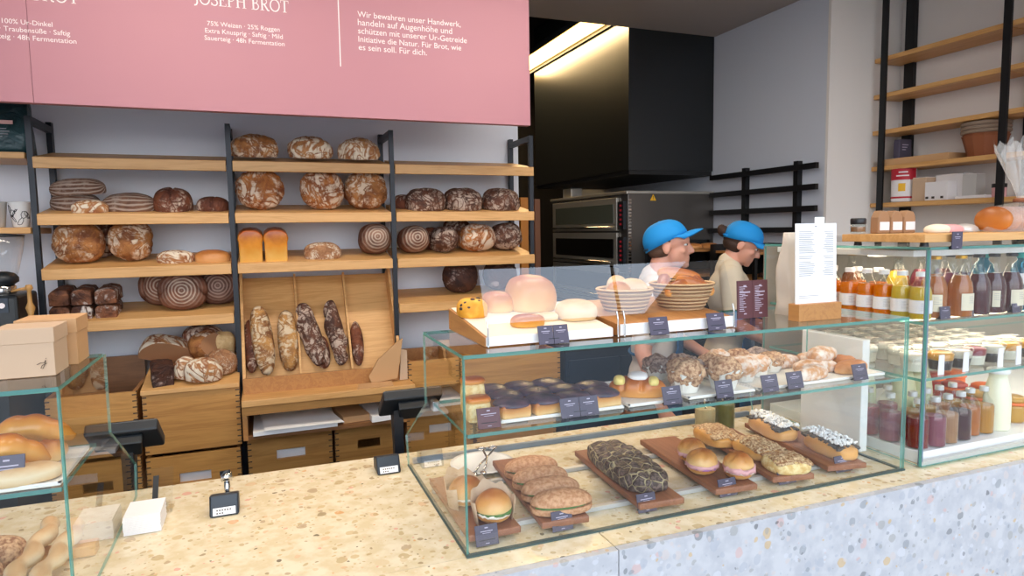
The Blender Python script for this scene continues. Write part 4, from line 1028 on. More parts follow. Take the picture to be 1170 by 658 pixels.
# plate with tongs
pl = thing('serving_plate', 'round white plate with steel tongs behind the wrapped sandwiches', 'plate', (.585, 1.845, .951)); pl['label'] = 'round white plate at the back of the case, under the steel tongs'
obj('plate_dish', lathe([(.03, 0), (.035, .001), (.085, .010), (.095, .012), (.095, .014), (.083, .013), (.034, .004), (0, .004)], (.585, 1.80, .951), 40), 'porcelain', pl, smooth=True)
tg = thing('serving_tongs', 'steel scissor tongs resting on the white plate in the glass case', 'tongs', (.60, 1.79, .965))
bm = nb()
for s in (-1, 1):
    add_tube(bm, [(.55+s*.012, 1.72, .968), (.575+s*.010, 1.76, .972), (.60, 1.80, .975), (.62-s*.018, 1.84, .985)], .003, 8)
    add_tube(bm, [(.62-s*.018+.012*math.cos(a), 1.855+.012*math.sin(a), .985) for a in [i*2*PI/14 for i in range(15)]], .0022, 6, False)
    add_ell(bm, (.545+s*.013, 1.71, .968), (.009, .014, .003), 2)
obj('tong_arms', bm, 'chrome', tg, smooth=True)
def jar(lab, x, y, z, r, h, liq, level, lidm=None, name='glass_jar'):
    t = thing(name, lab, 'jar', (x, y, z))
    obj('jar_glass', lathe([(r*.9, 0), (r, .006), (r, h-.01), (r*.95, h), (r*.9, h), (r*.94, h-.01), (r*.94, .006), (0, .005)], (x, y, z), 32), 'bottle_glass', t, smooth=True)
    obj('contents', lathe([(0, .006), (r*.92, .007), (r*.92, level), (0, level)], (x, y, z), 32), liq, t, smooth=False)
    if lidm: obj('lid', lathe([(r*.97, 0), (r*1.02, .003), (r*1.02, .016), (r*.9, .019), (0, .019)], (x, y, z+h), 32), lidm, t, smooth=True)
    return t
jar('glass jar of pale cream sauce with a spoon at the back of the glass case', 1.385, 1.80, .951, .036, .10, 'sauce', .085)
tag(obj('sauce_spoon', tube([(1.39, 1.80, 1.01), (1.375, 1.79, 1.06), (1.36, 1.77, 1.075)], [.004, .003, .005], 8), 'chrome', smooth=True), 'steel spoon handle leaning out of the cream sauce jar', 'spoon')
jar('glass jar of green pickles with a fork beside the cream sauce jar', 1.475, 1.81, .951, .034, .10, 'pickle', .09)
tag(obj('pickle_fork', tube([(1.475, 1.81, 1.0), (1.45, 1.79, 1.06), (1.43, 1.775, 1.082)], [.003, .003, .004], 8), 'chrome', smooth=True), 'steel fork handle sticking out of the green pickle jar', 'fork')

# ------------------------------------------------------------------ middle glass shelf
SZ = 1.2175
def tray(lab, x0, x1, y0, y1, z=SZ):
    t = thing('pastry_tray', lab, 'tray', ((x0+x1)/2, (y0+y1)/2, z)); bm = nb(); add_box(bm, x0, x1, y0, y1, z, z+.005)
    obj('tray_base', bm, 'baking_paper', t, bevel=.002)
    bm = nb(); e = .004
    for a, b, c, d in ((x0, x1, y0, y0+e), (x0, x1, y1-e, y1), (x0, x0+e, y0, y1), (x1-e, x1, y0, y1)): add_box(bm, a, b, c, d, z+.005, z+.008)
    obj('tray_rim', bm, 'porcelain', t)
tray('white paper-lined tray under the dark-topped cake slices', .48, .80, 1.345, 1.58)
tray('white tray under the glazed filled loaf, left of the crumble muffins', .812, .965, 1.345, 1.58)
tray('white tray under the crumble muffins', .985, 1.195, 1.345, 1.585)
tray('white tray under the wrapped muffins and sugared pastries', 1.205, 1.66, 1.345, 1.585)
TZ = SZ+.006
def plum(lab, x, y, rz, z=TZ, s=1):
    t = thing('plum_cake_slice', lab, 'cake slice', (x, y, z), 'dark-topped cake slices on the paper-lined tray', (0, 0, rz))
    obj('cake_base', (lambda b: (add_box(b, -.036*s, .036*s, -.036*s, .036*s, 0, .030), b)[1])(nb()), 'golden_bun', t, world=False, bevel=.006)
    bm = nb(); bun(bm, (0, 0, .027), .045*s, .012, x*9, 0, 3)
    for v in bm.verts: v.co += Vector((0, 0, .002*noise.noise(v.co*120)))
    obj('glazed_top', bm, 'plum_top', t, world=False, smooth=True)
k = 0
for r, y in enumerate((1.385, 1.455, 1.53)):
    for c in range(4):
        x = .525+c*.078+(.01 if r == 1 else 0); k += 1
        if r == 2 and c == 3: continue
        plum('dark-topped golden cake slice, %s of the %s row on the paper-lined tray' % (('first', 'second', 'third', 'fourth')[c], ('front', 'middle', 'rear')[r]), x, y, .05*((k*7) % 5-2), TZ)
for i in range(2):
    t = thing('sponge_slice', 'yellow crumbly sponge slice, %s, at the left end of the middle glass shelf' % ('front lower', 'rear taller')[i], 'cake slice', (.445+.008*i, 1.395+.06*i, SZ+.001))
    o = obj('sponge', loaf_bm((.055, .05, .05+.03*i), seed=97+i, power=4, rough=.05, flat=.8), 'crumb_yellow', t, world=False, smooth=True); o.location = (0, 0, (.05+.03*i)/2)
    o = obj('brown_top', loaf_bm((.057, .052, .014), seed=99+i, power=3, rough=.06, flat=.6), 'golden_plait', t, world=False, smooth=True); o.location = (0, 0, .05+.03*i)
def filled(lab, x, y, ln, rz):
    t = thing('filled_loaf', lab, 'pastry', (x, y, TZ), None, (0, 0, rz))
    bm = loaf_bm((ln, .075, .052), seed=101, power=2.2, rough=.05, flat=.4, scores=(('y', .35, .2, .22), ('y', -.35, .2, .22))); bmesh.ops.translate(bm, vec=(0, 0, .026), verts=bm.verts)
    obj('glazed_dough', bm, 'golden_plait', t, world=False, smooth=True)
    for xx in (-.045, .04):
        bm = loaf_bm((.03, .048, .02), seed=int(103+xx*100), rough=.1, flat=.5); bmesh.ops.translate(bm, vec=(xx, -.012, .042), verts=bm.verts); obj('cream_filling', bm, 'cheese', t, world=False, smooth=True)
    bm = loaf_bm((.05, .06, .014), seed=105, rough=.14, flat=.4); bmesh.ops.translate(bm, vec=(0, .004, .051), verts=bm.verts); obj('sugar_icing', bm, 'dusting', t, world=False, smooth=True)
filled('glazed brown filled loaf with white icing, between cake slices and muffins', .885, 1.425, .145, -.55)
tag(obj('glazed_bun', loaf_bm((.05, .05, .035), seed=107), 'golden_plait', None, world=False, smooth=True, loc=(.782, 1.39, TZ+.0185)), 'small dark glazed bun at the right edge of the cake slice tray', 'pastry')
def muffin(lab, x, y, mat, s=1.0, paper=True, dz=0, group='crumble muffins', seed=1):
    t = thing('crumble_muffin', lab, 'muffin', (x, y, TZ+dz), group)
    if paper:
        bm = nb(); n = 24; rings = []
        for lev, (rr, zz) in enumerate(((.022, 0), (.029, .026), (.034, .036))):
            rings.append([bm.verts.new((rr*s*(1+(.03 if i % 2 else -.03)*lev)*math.cos(2*PI*i/n), rr*s*(1+(.03 if i % 2 else -.03)*lev)*math.sin(2*PI*i/n), zz*s+(.007*math.sin(i*.9+seed) if lev == 2 else 0))) for i in range(n)])
        bm.faces.new(rings[0][::-1])
        for A, B in zip(rings, rings[1:]):
            for i in range(n): bm.faces.new((A[i], A[(i+1) % n], B[(i+1) % n], B[i]))
        obj('paper_case', bm, 'baking_paper', t, world=False)
    bm = nb(); add_ell(bm, (0, 0, .034*s), (.034*s, .034*s, .026*s), 4)
    for v in bm.verts:
        n1 = noise.noise(v.co*55+Vector((seed*3, 0, 0))); n2 = noise.noise(v.co*150+Vector((seed, 0, 0)))
        c = Vector((0, 0, .034*s)); v.co = c+(v.co-c)*(1+.22*n1+.12*n2)
    obj('crumble_top', bm, mat, t, world=False, smooth=True)
for i, (x, y, m, s, lab) in enumerate((
    (1.035, 1.565, 'crumble_dark', 1.15, 'greyish crumble muffin at the rear left of the muffin tray'), (1.115, 1.565, 'crumble_dark', 1.1, 'dark crumble muffin at the rear of the muffin tray, second from the left'),
    (1.02, 1.41, 'crumble', 1.45, 'largest sugared crumble muffin at the front left of the muffin tray'), (1.085, 1.475, 'crumble_dark', 1.2, 'dark crumble muffin in the middle of the muffin tray'),
    (1.13, 1.395, 'crumble', 1.4, 'golden crumble muffin at the front right of the muffin tray'), (1.175, 1.50, 'crumble', 1.2, 'orange-brown crumble muffin behind the golden front one'))):
    muffin(lab, x, y, m, s, True, 0, None, seed=i)
for i, (x, y, m, s, lab) in enumerate((
    (1.245, 1.56, 'sugar_top', 1.1, 'bright golden muffin in white paper at the rear of the second muffin tray'), (1.32, 1.565, 'crumble', 1.05, 'crumble muffin in paper at the rear middle of the second muffin tray'),
    (1.235, 1.44, 'sugar_top', 1.15, 'golden-topped muffin in a tall paper case behind the two close price cards'), (1.31, 1.47, 'sugar_top', 1.05, 'bright yellow-topped muffin in the middle of the second muffin tray'),
    (1.39, 1.50, 'crumble', 1.0, 'pinkish crumble muffin next to the sugared pastries'), (1.40, 1.57, 'crumble_dark', 1.0, 'dark crumble muffin behind the pinkish one, next to the pastries'))):
    muffin(lab, x, y, m, s, True, 0, None, seed=i+10)
for i, (x, y, ln, rz, dz, lab) in enumerate((
    (1.43, 1.39, .13, .2, 0, 'sugared almond pastry at the front left of the pastry pile'), (1.505, 1.45, .13, -.3, .0, 'sugared almond pastry in the middle of the pastry pile'),
    (1.585, 1.40, .11, .1, 0, 'flaky orange pastry at the front right of the pastry pile'), (1.47, 1.54, .13, .1, 0, 'sugared almond pastry at the back left of the pastry pile'),
    (1.58, 1.53, .12, -.1, 0, 'sugared almond pastry at the back right of the pastry pile'), (1.55, 1.47, .12, .4, .028, 'sugared pastry lying on top of the pastry pile'), (1.62, 1.45, .08, 1.2, 0, 'small flaky pastry at the right edge of the pastry pile'))):
    o = obj('almond_pastry', loaf_bm((ln, .062, .036), seed=120+i, rough=.14, cracks=.08, power=2.4), 'sugar_top' if 'sugared' in lab else 'pastry', None, world=False, smooth=True, loc=(x, y, TZ+.0185+dz), rot=(0, 0, rz)); tag(o, lab, 'pastry')

# ------------------------------------------------------------------ on top of the middle case
def topboard(lab, x0, x1, paper, hgt):
    t = thing('serving_board', lab, 'board', ((x0+x1)/2, 1.5, 1.391))
    bm = nb(); add_prism(bm, [(1.362, 1.391), (1.66, 1.391), (1.66, 1.446), (1.362, 1.391+hgt)], 'x', x0, x1); obj('board_wood', bm, 'oak_side', t, bevel=.001)
    bm = nb(); add_box(bm, x0+.002, x1, 1.358, 1.3615, 1.393, 1.391+hgt+.001)
    obj('paper_edge', bm, 'white_paper', t)
    if paper:
        bm = nb(); add_prism(bm, [(1.362, 1.3915+hgt), (1.655, 1.4462), (1.655, 1.4478), (1.362, 1.393+hgt)], 'x', x0+.006, x1); obj('paper_liner', bm, 'cream_paper', t)
    return t
topboard('oak board lined with white paper on top of the case, left one with cookies', .455, .776, True, .021)
topboard('oak board without liner on top of the case, right one under the baskets', .795, 1.131, False, .028)
def tbz(y, p=0): return 1.416+(y-1.362)*.105+p
def cookie(lab, x, y, r, h, mat, name='cookie', sc=None, cat='cookie', rot=(.1, 0, 0)):
    bm = loaf_bm((r*2, r*2 if sc is None else r*2*sc, h), seed=int(x*1000), rough=.06, power=2.6, flat=.5)
    R = Euler(rot).to_matrix(); low = min((R @ v.co).z for v in bm.verts)
    o = obj(name, bm, mat, None, world=False, smooth=True, loc=(x, y, tbz(y-r*.8)-low), rot=rot); return tag(o, lab, cat)
ck = cookie('thick yellow cookie with chocolate chunks at the left end of the top board', .488, 1.56, .038, .045, 'chip_cookie')
bm = nb(); R = random.Random(2)
for k in range(9):
    a = R.uniform(0, 6.28); el = R.uniform(.1, 1.2); n = Vector((math.cos(a)*math.cos(el), -abs(math.sin(a))*math.cos(el), math.sin(el)))
    add_ell(bm, (n.x*.036, n.y*.036, n.z*.030-.008), (.007, .007, .005), 2)
obj('chocolate_chunks', bm, 'chocolate', ck, world=False, smooth=True)
cookie('flat orange sweet bread slice in the middle of the left top board', .585, 1.43, .042, .028, 'golden_croissant', 'sweet_slice', .6, 'bread')
cookie('pale sweet bread slice beside the orange one on the left top board', .655, 1.47, .03, .02, 'stick', 'sweet_slice', .6, 'bread')
cookie('large pale round bread standing behind the tilted glass, on the left top board', .665, 1.60, .065, .088, 'golden_bun', 'round_bread', None, 'bread')
cookie('low pale round bread in front of the large one on the left top board', .735, 1.47, .052, .045, 'stick', 'round_bread', .85, 'bread')
cookie('small pale roll half hidden at the rear left of the left top board', .57, 1.60, .04, .05, 'golden_bun', 'bread_roll', None, 'bread')
def basket(lab, x, y, r, h):
    z = tbz(y-r*.7)+.001; t = thing('bread_basket', lab, 'basket', (x, y, z)); prof = [(0, 0), (r*.62, 0)]
    for i in range(9):
        f = i/8; rr = r*(.66+.34*f**.8); zz = .006+f*(h-.006); prof += [(rr+.0035, zz-.002), (rr+.005, zz+.002), (rr+.002, zz+.005)]
    prof += [(r-.003, h+.002), (r*.9, h*.7), (r*.6, .01), (0, .008)]
    obj('basket_bowl', lathe([(a, b) for a, b in prof], (0, 0, 0), 40), 'rattan', t, world=False, smooth=True); return z
bz = basket('round coiled basket with pale rolls, left one on top of the case', .895, 1.505, .072, .062)
bz2 = basket('round coiled basket heaped with brown bread sticks, right one on top of the case', 1.075, 1.505, .084, .07)
for i, (x, y, ln, rx, mat, lab) in enumerate(((.87, 1.49, .07, .3, 'golden_bun', 'pale roll at the left in the left basket'), (.92, 1.50, .075, -.4, 'stick', 'pale roll at the right in the left basket'), (.895, 1.545, .08, .8, 'stick', 'pale roll at the back of the left basket'))):
    tag(obj('bread_roll', loaf_bm((ln, .052, .045), seed=140+i), mat, None, world=False, smooth=True, loc=(x, y, bz+.062+.006*i), rot=(.1, .1, rx)), lab, 'bread')
for i, (x, y, z, ln, rz, ry, lab) in enumerate(((1.045, 1.48, .066, .10, .3, -.2, 'brown bread stick at the front left in the right basket'), (1.10, 1.475, .070, .11, -.5, .35, 'glossy brown bread stick leaning out at the front right of the right basket'),
        (1.035, 1.53, .082, .11, .9, -.3, 'brown bread stick at the back left in the right basket'), (1.085, 1.53, .096, .13, -.2, .2, 'long brown bread stick on top of the right basket'), (1.125, 1.52, .078, .10, -.7, .6, 'brown bread stick sticking out at the right rim of the right basket'))):
    tag(obj('bread_stick', loaf_bm((ln, .034, .032), seed=150+i, rough=.06), 'golden_plait', None, world=False, smooth=True, loc=(x, y, bz2+z), rot=(.1, ry, rz)), lab, 'bread')
# the two tilted guard panes
for lab, x0, x1 in (('tilted clear guard pane in front of the cookies, reflecting the sky', .455, .790), ('tilted clear guard pane in front of the two baskets, reflecting the sky', .800, 1.130)):
    t = thing('guard_pane', lab, 'glass pane', ((x0+x1)/2, 1.38, 1.425))
    bm = nb(); add_prism(bm, [(1.356, 1.443), (1.359, 1.443), (1.402, 1.562), (1.399, 1.562)], 'x', x0, x1, mi=0); obj('glass_sheet', bm, 'guard_glass', t)
    for x in (x0+.004, x1-.004): obj('wire_leg', tube([(x, 1.3505, 1.392), (x, 1.3515, 1.435), (x, 1.3575, 1.452)], .002, 8), 'chrome', t)
# croissants in the left case
tray('white tray under the croissants in the left glass case', -.62, -.352, 1.345, 1.56, 1.2085)
def croissant(lab, c, ln, r, bend, rot, mat='golden_croissant', seed=0):
    bm = nb(); n = 44; pts = []; rad = []
    for i in range(n):
        f = i/(n-1)*2-1; a = f*bend; R = ln/(2*bend); pts.append((R*math.sin(a), R*(1-math.cos(a)), 0)); seg = (f*4.2) % 1.0
        rad.append(r*(1-.78*abs(f)**1.7)*(.88+.14*abs(math.sin(f*PI*2.2)))+.002)
    add_tube(bm, pts, rad, 20)
    for v in bm.verts: v.co += Vector((0, 0, .002*noise.noise(v.co*60+Vector((seed, 0, 0))))); v.co.z = max(v.co.z, -r*.75)
    R_ = Euler(rot).to_matrix(); o = obj('croissant', bm, mat, None, world=False, smooth=True, loc=c, rot=rot); return tag(o, lab, 'croissant')
TL = 1.2145
croissant('big golden croissant in front, pointing left, in the left glass case', (-.462, 1.41, TL+.050), .17, .032, .95, (-.95, .05, .2), seed=1)
croissant('golden croissant lying across the top rear of the pile in the left glass case', (-.442, 1.50, TL+.062), .165, .030, .95, (-.95, 0, .0), seed=2)
croissant('orange croissant low at the left, beneath the big golden one', (-.47, 1.39, TL+.022), .12, .026, .9, (0, 0, -.3), 'golden_plait', seed=3)
croissant('smooth pinkish-brown croissant at the right of the pile in the left case', (-.405, 1.46, TL+.022), .10, .025, .9, (0, 0, .7), 'golden_bun', seed=4)
tag(obj('filled_roll', loaf_bm((.11, .06, .03), seed=160), 'stick', None, world=False, smooth=True, loc=(-.412, 1.375, TL+.0165), rot=(0, 0, .3)), 'flat pale roll at the front right corner of the croissant tray', 'pastry')
for i, (x0, y0, x1, y1, z, lab) in enumerate(((-.49, 1.42, -.462, 1.70, .972, 'pale twisted bread stick standing out on the left case floor'), (-.445, 1.40, -.41, 1.68, .968, 'pink-tinged twisted bread stick next to the side glass, left case floor'))):
    ln = math.hypot(x1-x0, y1-y0); bm = nb(); n = 60
    add_tube(bm, [((i2/(n-1)-.5)*ln, .006*math.sin(i2*.35), 0) for i2 in range(n)], [.019*(.72+.28*abs(math.sin(i2/(n-1)*PI*4.5)))*(1 if 0 < i2 < n-1 else .4) for i2 in range(n)], 16)
    tag(obj('twisted_stick', bm, 'stick', None, world=False, smooth=True, loc=((x0+x1)/2, (y0+y1)/2, z+.022), rot=(0, -.12, math.atan2(y1-y0, x1-x0))), lab, 'bread')
for i in range(3):
    tag(obj('nut_bread', loaf_bm((.13, .09, .06), seed=170+i, rough=.1, cracks=.06), 'crumble', None, world=False, smooth=True, loc=(-.59+.01*i, 1.45+.10*i, .952+.031)), 'crumbly brown nut bread on the left case floor, %s' % ('nearest the front glass', 'middle one of three', 'rearmost of three')[i], 'bread')
tag(obj('bread_board', box(-.68, -.37, 1.62, 1.66, .951, .975), 'oak', None, bevel=.002), 'thin oak strip lying across the floor of the left glass case', 'board')
# ------------------------------------------------------------------ bottles
def bottle(x, y, z, prof, liq, level, capm, capr, caph, lab, group=None, label=None, glassm='bottle_glass', name='juice_bottle', cat='bottle', labx=None):
    t = thing(name, lab, cat, (x, y, z), group)
    H = prof[-1][1]
    obj('bottle_glass', lathe([(0, 0)]+list(prof), (0, 0, 0), 22), glassm, t, world=False, smooth=True)
    inner = [(0, .002)]
    for r, zz in prof:
        if zz < level: inner.append((max(r-.0014, .001), max(zz, .003)))
    # radius at the level
    for (r0, z0), (r1, z1) in zip(prof, prof[1:]):
        if z0 <= level <= z1: inner.append((r0+(r1-r0)*(level-z0)/max(z1-z0, 1e-6)-.0014, level)); break
    inner.append((0, level))
    if liq: obj('drink', lathe(inner, (0, 0, 0), 22), liq, t, world=False, smooth=False)
    obj('bottle_cap', lathe([(capr, H-.004), (capr, H-.004+caph), (capr*.9, H-.002+caph), (0, H-.002+caph)], (0, 0, 0), 18), capm, t, world=False, smooth=False)
    if label:
        r, z0, z1, m, a0, a1 = label
        bm = nb(); A = []; B = []
        for i in range(13):
            a = a0+(a1-a0)*i/12; A.append(bm.verts.new((r*math.cos(a), r*math.sin(a), z0))); B.append(bm.verts.new((r*math.cos(a), r*math.sin(a), z1)))
        for i in range(12): bm.faces.new((A[i], A[i+1], B[i+1], B[i]))
        o = obj('bottle_label', bm, m, t, world=False); s = o.modifiers.new('s', 'SOLIDIFY'); s.thickness = .0006; s.offset = 1
        bm = nb()
        for k in range(4):
            am = (a0+a1)/2+.15; zz = z1-.010-k*.006; rr = r+.0012
            for i in range(4+k % 2*2):
                a = am-.3+i*.1; p = Vector((rr*math.cos(a), rr*math.sin(a), zz)); q = Vector((rr*math.cos(a+.07), rr*math.sin(a+.07), zz))
                bm.faces.new([bm.verts.new(v) for v in (p, q, q+Vector((0, 0, .0016)), p+Vector((0, 0, .0016)))])
        obj('label_print', bm, 'grey_print', t, world=False)
    return t
JP = [(.026, 0), (.0292, .004), (.0292, .078), (.026, .095), (.0155, .116), (.0135, .121), (.0135, .130)]
Z1 = 1.3705
def juice(x, y, liq, lab, grp=None): return bottle(x, y, Z1, JP, liq, .095, 'lid_white', .015, .012, lab, grp, (.0298, .020, .058, 'label_white', -3.75, -.85))
juice(1.788, 1.66, 'liq_orange', 'orange juice bottle furthest left in the tall case, beside the menu sheet')
juice(1.79, 1.592, 'liq_orange', 'orange juice bottle, second from the left in the tall case')
juice(1.79, 1.527, 'liq_orange', 'orange juice bottle, third from the left in the tall case')
juice(1.79, 1.466, 'liq_orange', 'orange juice bottle next to the pale yellow ones in the tall case')
juice(1.79, 1.405, 'liq_yellow', 'pale yellow juice bottle beside the orange ones in the tall case')
juice(1.79, 1.344, 'liq_yellow', 'pale yellow juice bottle right at the corner post of the tall case')
for i, (x, y) in enumerate(((1.855, 1.72), (1.855, 1.62), (1.855, 1.54))):
    juice(x, y, 'liq_orange', 'orange juice bottle in the back row of the tall case, behind the front orange ones', 'rear orange juice bottles')
SP = [(.030, 0), (.034, .004), (.034, .085), (.030, .105), (.016, .135), (.0125, .150), (.0125, .172), (.014, .174), (.014, .178)]
def syrup(x, y, liq, capm, lab, lm='label_cream', grp=None, a=(-2.3, -1.0)): return bottle(x, y, Z1, SP, liq, .125, capm, .0155, .008, lab, grp, (.0348, .022, .072, lm, a[0], a[1]) if lm else None, name='drink_bottle')
syrup(1.855, 1.350, 'liq_amber', 'lid_gold', 'amber drink bottle with gold cap, just right of the tall case corner', 'label_cream', a=(-2.9, -1.9))
syrup(1.93, 1.41, 'liq_amber', 'lid_black', 'amber drink bottle with black cap, second from the corner of the tall case', None)
syrup(1.945, 1.337, 'liq_amber', 'lid_gold', 'amber drink bottle with gold cap and a large cream label', a=(-2.4, -.9))
syrup(2.02, 1.42, 'liq_rose', 'lid_black', 'reddish drink bottle behind and right of the large-labelled amber one', None)
syrup(2.035, 1.345, 'liq_wine', 'lid_black', 'dark red drink bottle in the middle of the front row of the tall case', None)
syrup(2.09, 1.42, 'liq_wine', 'lid_black', 'dark red drink bottle half hidden, with a narrow cream label', a=(-2.1, -1.5))
syrup(2.11, 1.348, 'liq_wine', 'lid_black', 'dark red drink bottle left of the large-labelled wine-red one', 'label_cream', a=(-2.6, -2.0))
syrup(2.185, 1.345, 'liq_wine', 'lid_black', 'wine-red drink bottle with a large cream label, left of the blue water', a=(-2.5, -.9))
for i, (x, y, l) in enumerate(((1.95, 1.55, 'liq_yellow'), (2.02, 1.6, 'liq_amber'), (1.92, 1.70, 'liq_amber'), (2.10, 1.58, 'liq_rose'), (2.18, 1.56, 'liq_wine'))):
    syrup(x, y, l, 'lid_gold' if i < 3 else 'lid_black', ('tall gold-capped bottle standing behind the juice bottles in the tall case' if i < 3 else 'black-capped bottle in the rear row behind the dark red ones'), None, 'rear gold-capped bottles' if i < 3 else 'rear black-capped bottles')
WP = [(.028, 0), (.032, .006), (.030, .03), (.032, .04), (.030, .06), (.032, .07), (.032, .12), (.026, .145), (.014, .158), (.014, .17)]
for x, y, lab in ((2.262, 1.36, 'blue water bottle with teal cap at the right edge of the tall case'), (2.20, 1.44, 'blue water bottle with teal cap behind the wine-red bottles'), (2.34, 1.38, 'blue water bottle with teal cap, cut off by the picture edge')):
    bottle(x, y, Z1, WP, None, .1, 'lid_teal', .0165, .014, lab, None, (.0328, .085, .118, 'label_white', -2.8, -.4), glassm='bottle_blue', name='water_bottle')
# small price tags inside
card('small black price tag at the corner of the bottle shelf', 1.852, 1.312, 1.3705, w=.042, h=.038, lean=-.1)
card('small black price tag in front of the amber bottles', 1.955, 1.312, 1.3705, w=.038, h=.034, lean=-.1)
card('small black price tag in front of the dark red bottles', 2.165, 1.312, 1.3705, w=.036, h=.030, lean=-.1)
# dessert cups on the middle shelf
Z2 = 1.2065
def cup(x, y, c1, c2, lab, grp=None, s=1.0, lid=True, base='glass'):
    t = thing('dessert_cup', lab, 'dessert cup', (x, y, Z2), grp)
    prof = [(0, 0), (.028*s, 0), (.030*s, .003), (.038*s, .058), (.037*s, .058), (.029*s, .005), (0, .004)]
    obj('cup_glass', lathe(prof, (0, 0, 0), 24), 'bottle_glass', t, world=False, smooth=True)
    obj('dessert_layer', lathe([(0, .005), (.0285*s, .005), (.033*s, .034), (0, .034)], (0, 0, 0), 24), c1, t, world=False)
    obj('dessert_top', lathe([(0, .0341), (.0332*s, .0341), (.0358*s, .052), (.03*s, .056), (0, .057)], (0, 0, 0), 24), c2, t, world=False, smooth=True)
    if lid: obj('clear_lid', lathe([(.0395*s, .056), (.040*s, .060), (.036*s, .066), (0, .067)], (0, 0, 0), 24), 'cellophane', t, world=False, smooth=True)
    return t
cup(1.815, 1.38, 'cream', 'cream', 'creamy dessert cup at the left end of the front row, beside the case corner')
cup(1.905, 1.36, 'chocolate', 'mango', 'dark dessert cup with orange fruit top, second in the front row')
cup(1.985, 1.36, 'chocolate', 'cream', 'dark chocolate dessert cup with white top, third in the front row')
cup(2.065, 1.37, 'cream', 'berry', 'cream dessert cup with a red berry layer in the front row')
cup(2.15, 1.37, 'chocolate', 'cream', 'dark dessert cup right of the red berry one in the front row')
cup(2.24, 1.38, 'cream', 'mango', 'dessert cup with an orange mango layer near the right edge of the picture')
cup(2.33, 1.38, 'chocolate', 'mango', 'dark dessert cup with orange top, last one in the front row')
c0 = cup(1.86, 1.46, 'cream', 'cream', 'pale cream dessert cup in the crowded rows behind the front cups', 'dessert cups in the rear rows')
for r in range(5):
    for c in range(7):
        if r == 0 and c == 0: continue
        k = copy_tree(c0); k.location = (1.815+c*.084+(.04 if r % 2 == 0 else 0), 1.46+r*.085, Z2)
for i, (x, lab) in enumerate(((1.845, 'white folded label leaning beside the case corner under the bottle shelf'), (1.95, 'white folded label between the dark dessert cups'), (2.105, 'white folded label right of the red berry dessert cup'), (2.19, 'white folded label in front of the dark dessert cup'), (2.285, 'white folded label right of the orange mango dessert cup'))):
    bm = nb(); add_prism(bm, [(-.015, 0), (.010, 0), (.018, .058), (-.004, .058)], 'y', -.001, .001); tag(obj('shelf_label', bm, 'label_white', None, world=False, loc=(x, 1.312, Z2+.0005), rot=(-.1, 0, 0)), lab, 'label')
# bottom level: small bottles, milk bottles, jars
Z3 = .9855
BP = [(.027, 0), (.0305, .005), (.0305, .088), (.025, .106), (.0120, .122), (.0110, .138)]
def sm(x, y, liq, lab, grp=None): return bottle(x, y, Z3, BP, liq, .092, 'cap_silver', .0130, .013, lab, grp, name='small_bottle')
fl = [(1.785, 1.50, 'liq_pink', 'pink drink bottle at the far left of the lower level, seen through the side glass'), (1.785, 1.425, 'liq_rose', 'dusty pink small bottle left of the red one on the lower level'), (1.800, 1.345, 'liq_red', 'bright red small bottle at the corner post of the tall case'),
      (1.862, 1.338, 'liq_rose', 'mauve small bottle just right of the case corner'), (1.925, 1.345, 'liq_blush', 'beige small bottle between the mauve and the plum-coloured ones'),
      (1.990, 1.350, 'liq_plum', 'dark plum-coloured small bottle in the lower front row'), (2.058, 1.368, 'liq_amber', 'orange small bottle between the plum and the yellow ones'), (2.118, 1.365, 'liq_gold', 'golden yellow small bottle next to the white milk bottle')]
for x, y, l, lab in fl: sm(x, y, l, lab)
for i, (x, y) in enumerate(((1.86, 1.41), (1.935, 1.42), (2.005, 1.43), (2.08, 1.44), (1.79, 1.58), (1.865, 1.50))):
    sm(x, y, ('liq_blush', 'liq_gold', 'liq_amber', 'liq_gold', 'liq_pink', 'liq_pink')[i], ('small silver-capped bottle in the second row, left of the milk bottles', 'small silver-capped bottle in the second row behind the beige one', 'small silver-capped bottle in the second row behind the plum one', 'small silver-capped bottle in the second row behind the orange one', 'pink silver-capped bottle in the rear row beside the side glass', 'pink silver-capped bottle in the rear row, second from the side glass')[i])
MP = [(.034, 0), (.038, .006), (.038, .10), (.034, .135), (.026, .165), (.024, .175), (.028, .180), (.028, .184)]
for x, y, m, lab in ((2.198, 1.375, 'milk', 'large white milk bottle at the right of the small bottles'), (2.09, 1.56, 'milk2', 'pale yellow-green milk bottle behind the orange small bottle'), (2.00, 1.55, 'milk2', 'milk bottle behind the plum-coloured small bottle'), (2.14, 1.66, 'milk2', 'rearmost milk bottle under the dessert shelf'), (1.90, 1.62, 'milk2', 'milk bottle furthest left under the dessert shelf')):
    t = thing('milk_bottle', lab, 'bottle', (x, y, Z3)); obj('bottle_body', lathe([(0, 0)]+MP, (0, 0, 0), 28), m, t, world=False, smooth=True)
    obj('bottle_lid', lathe([(.030, .182), (.032, .185), (.032, .194), (.028, .198), (0, .198)], (0, 0, 0), 28), 'lid_white', t, world=False, smooth=True)
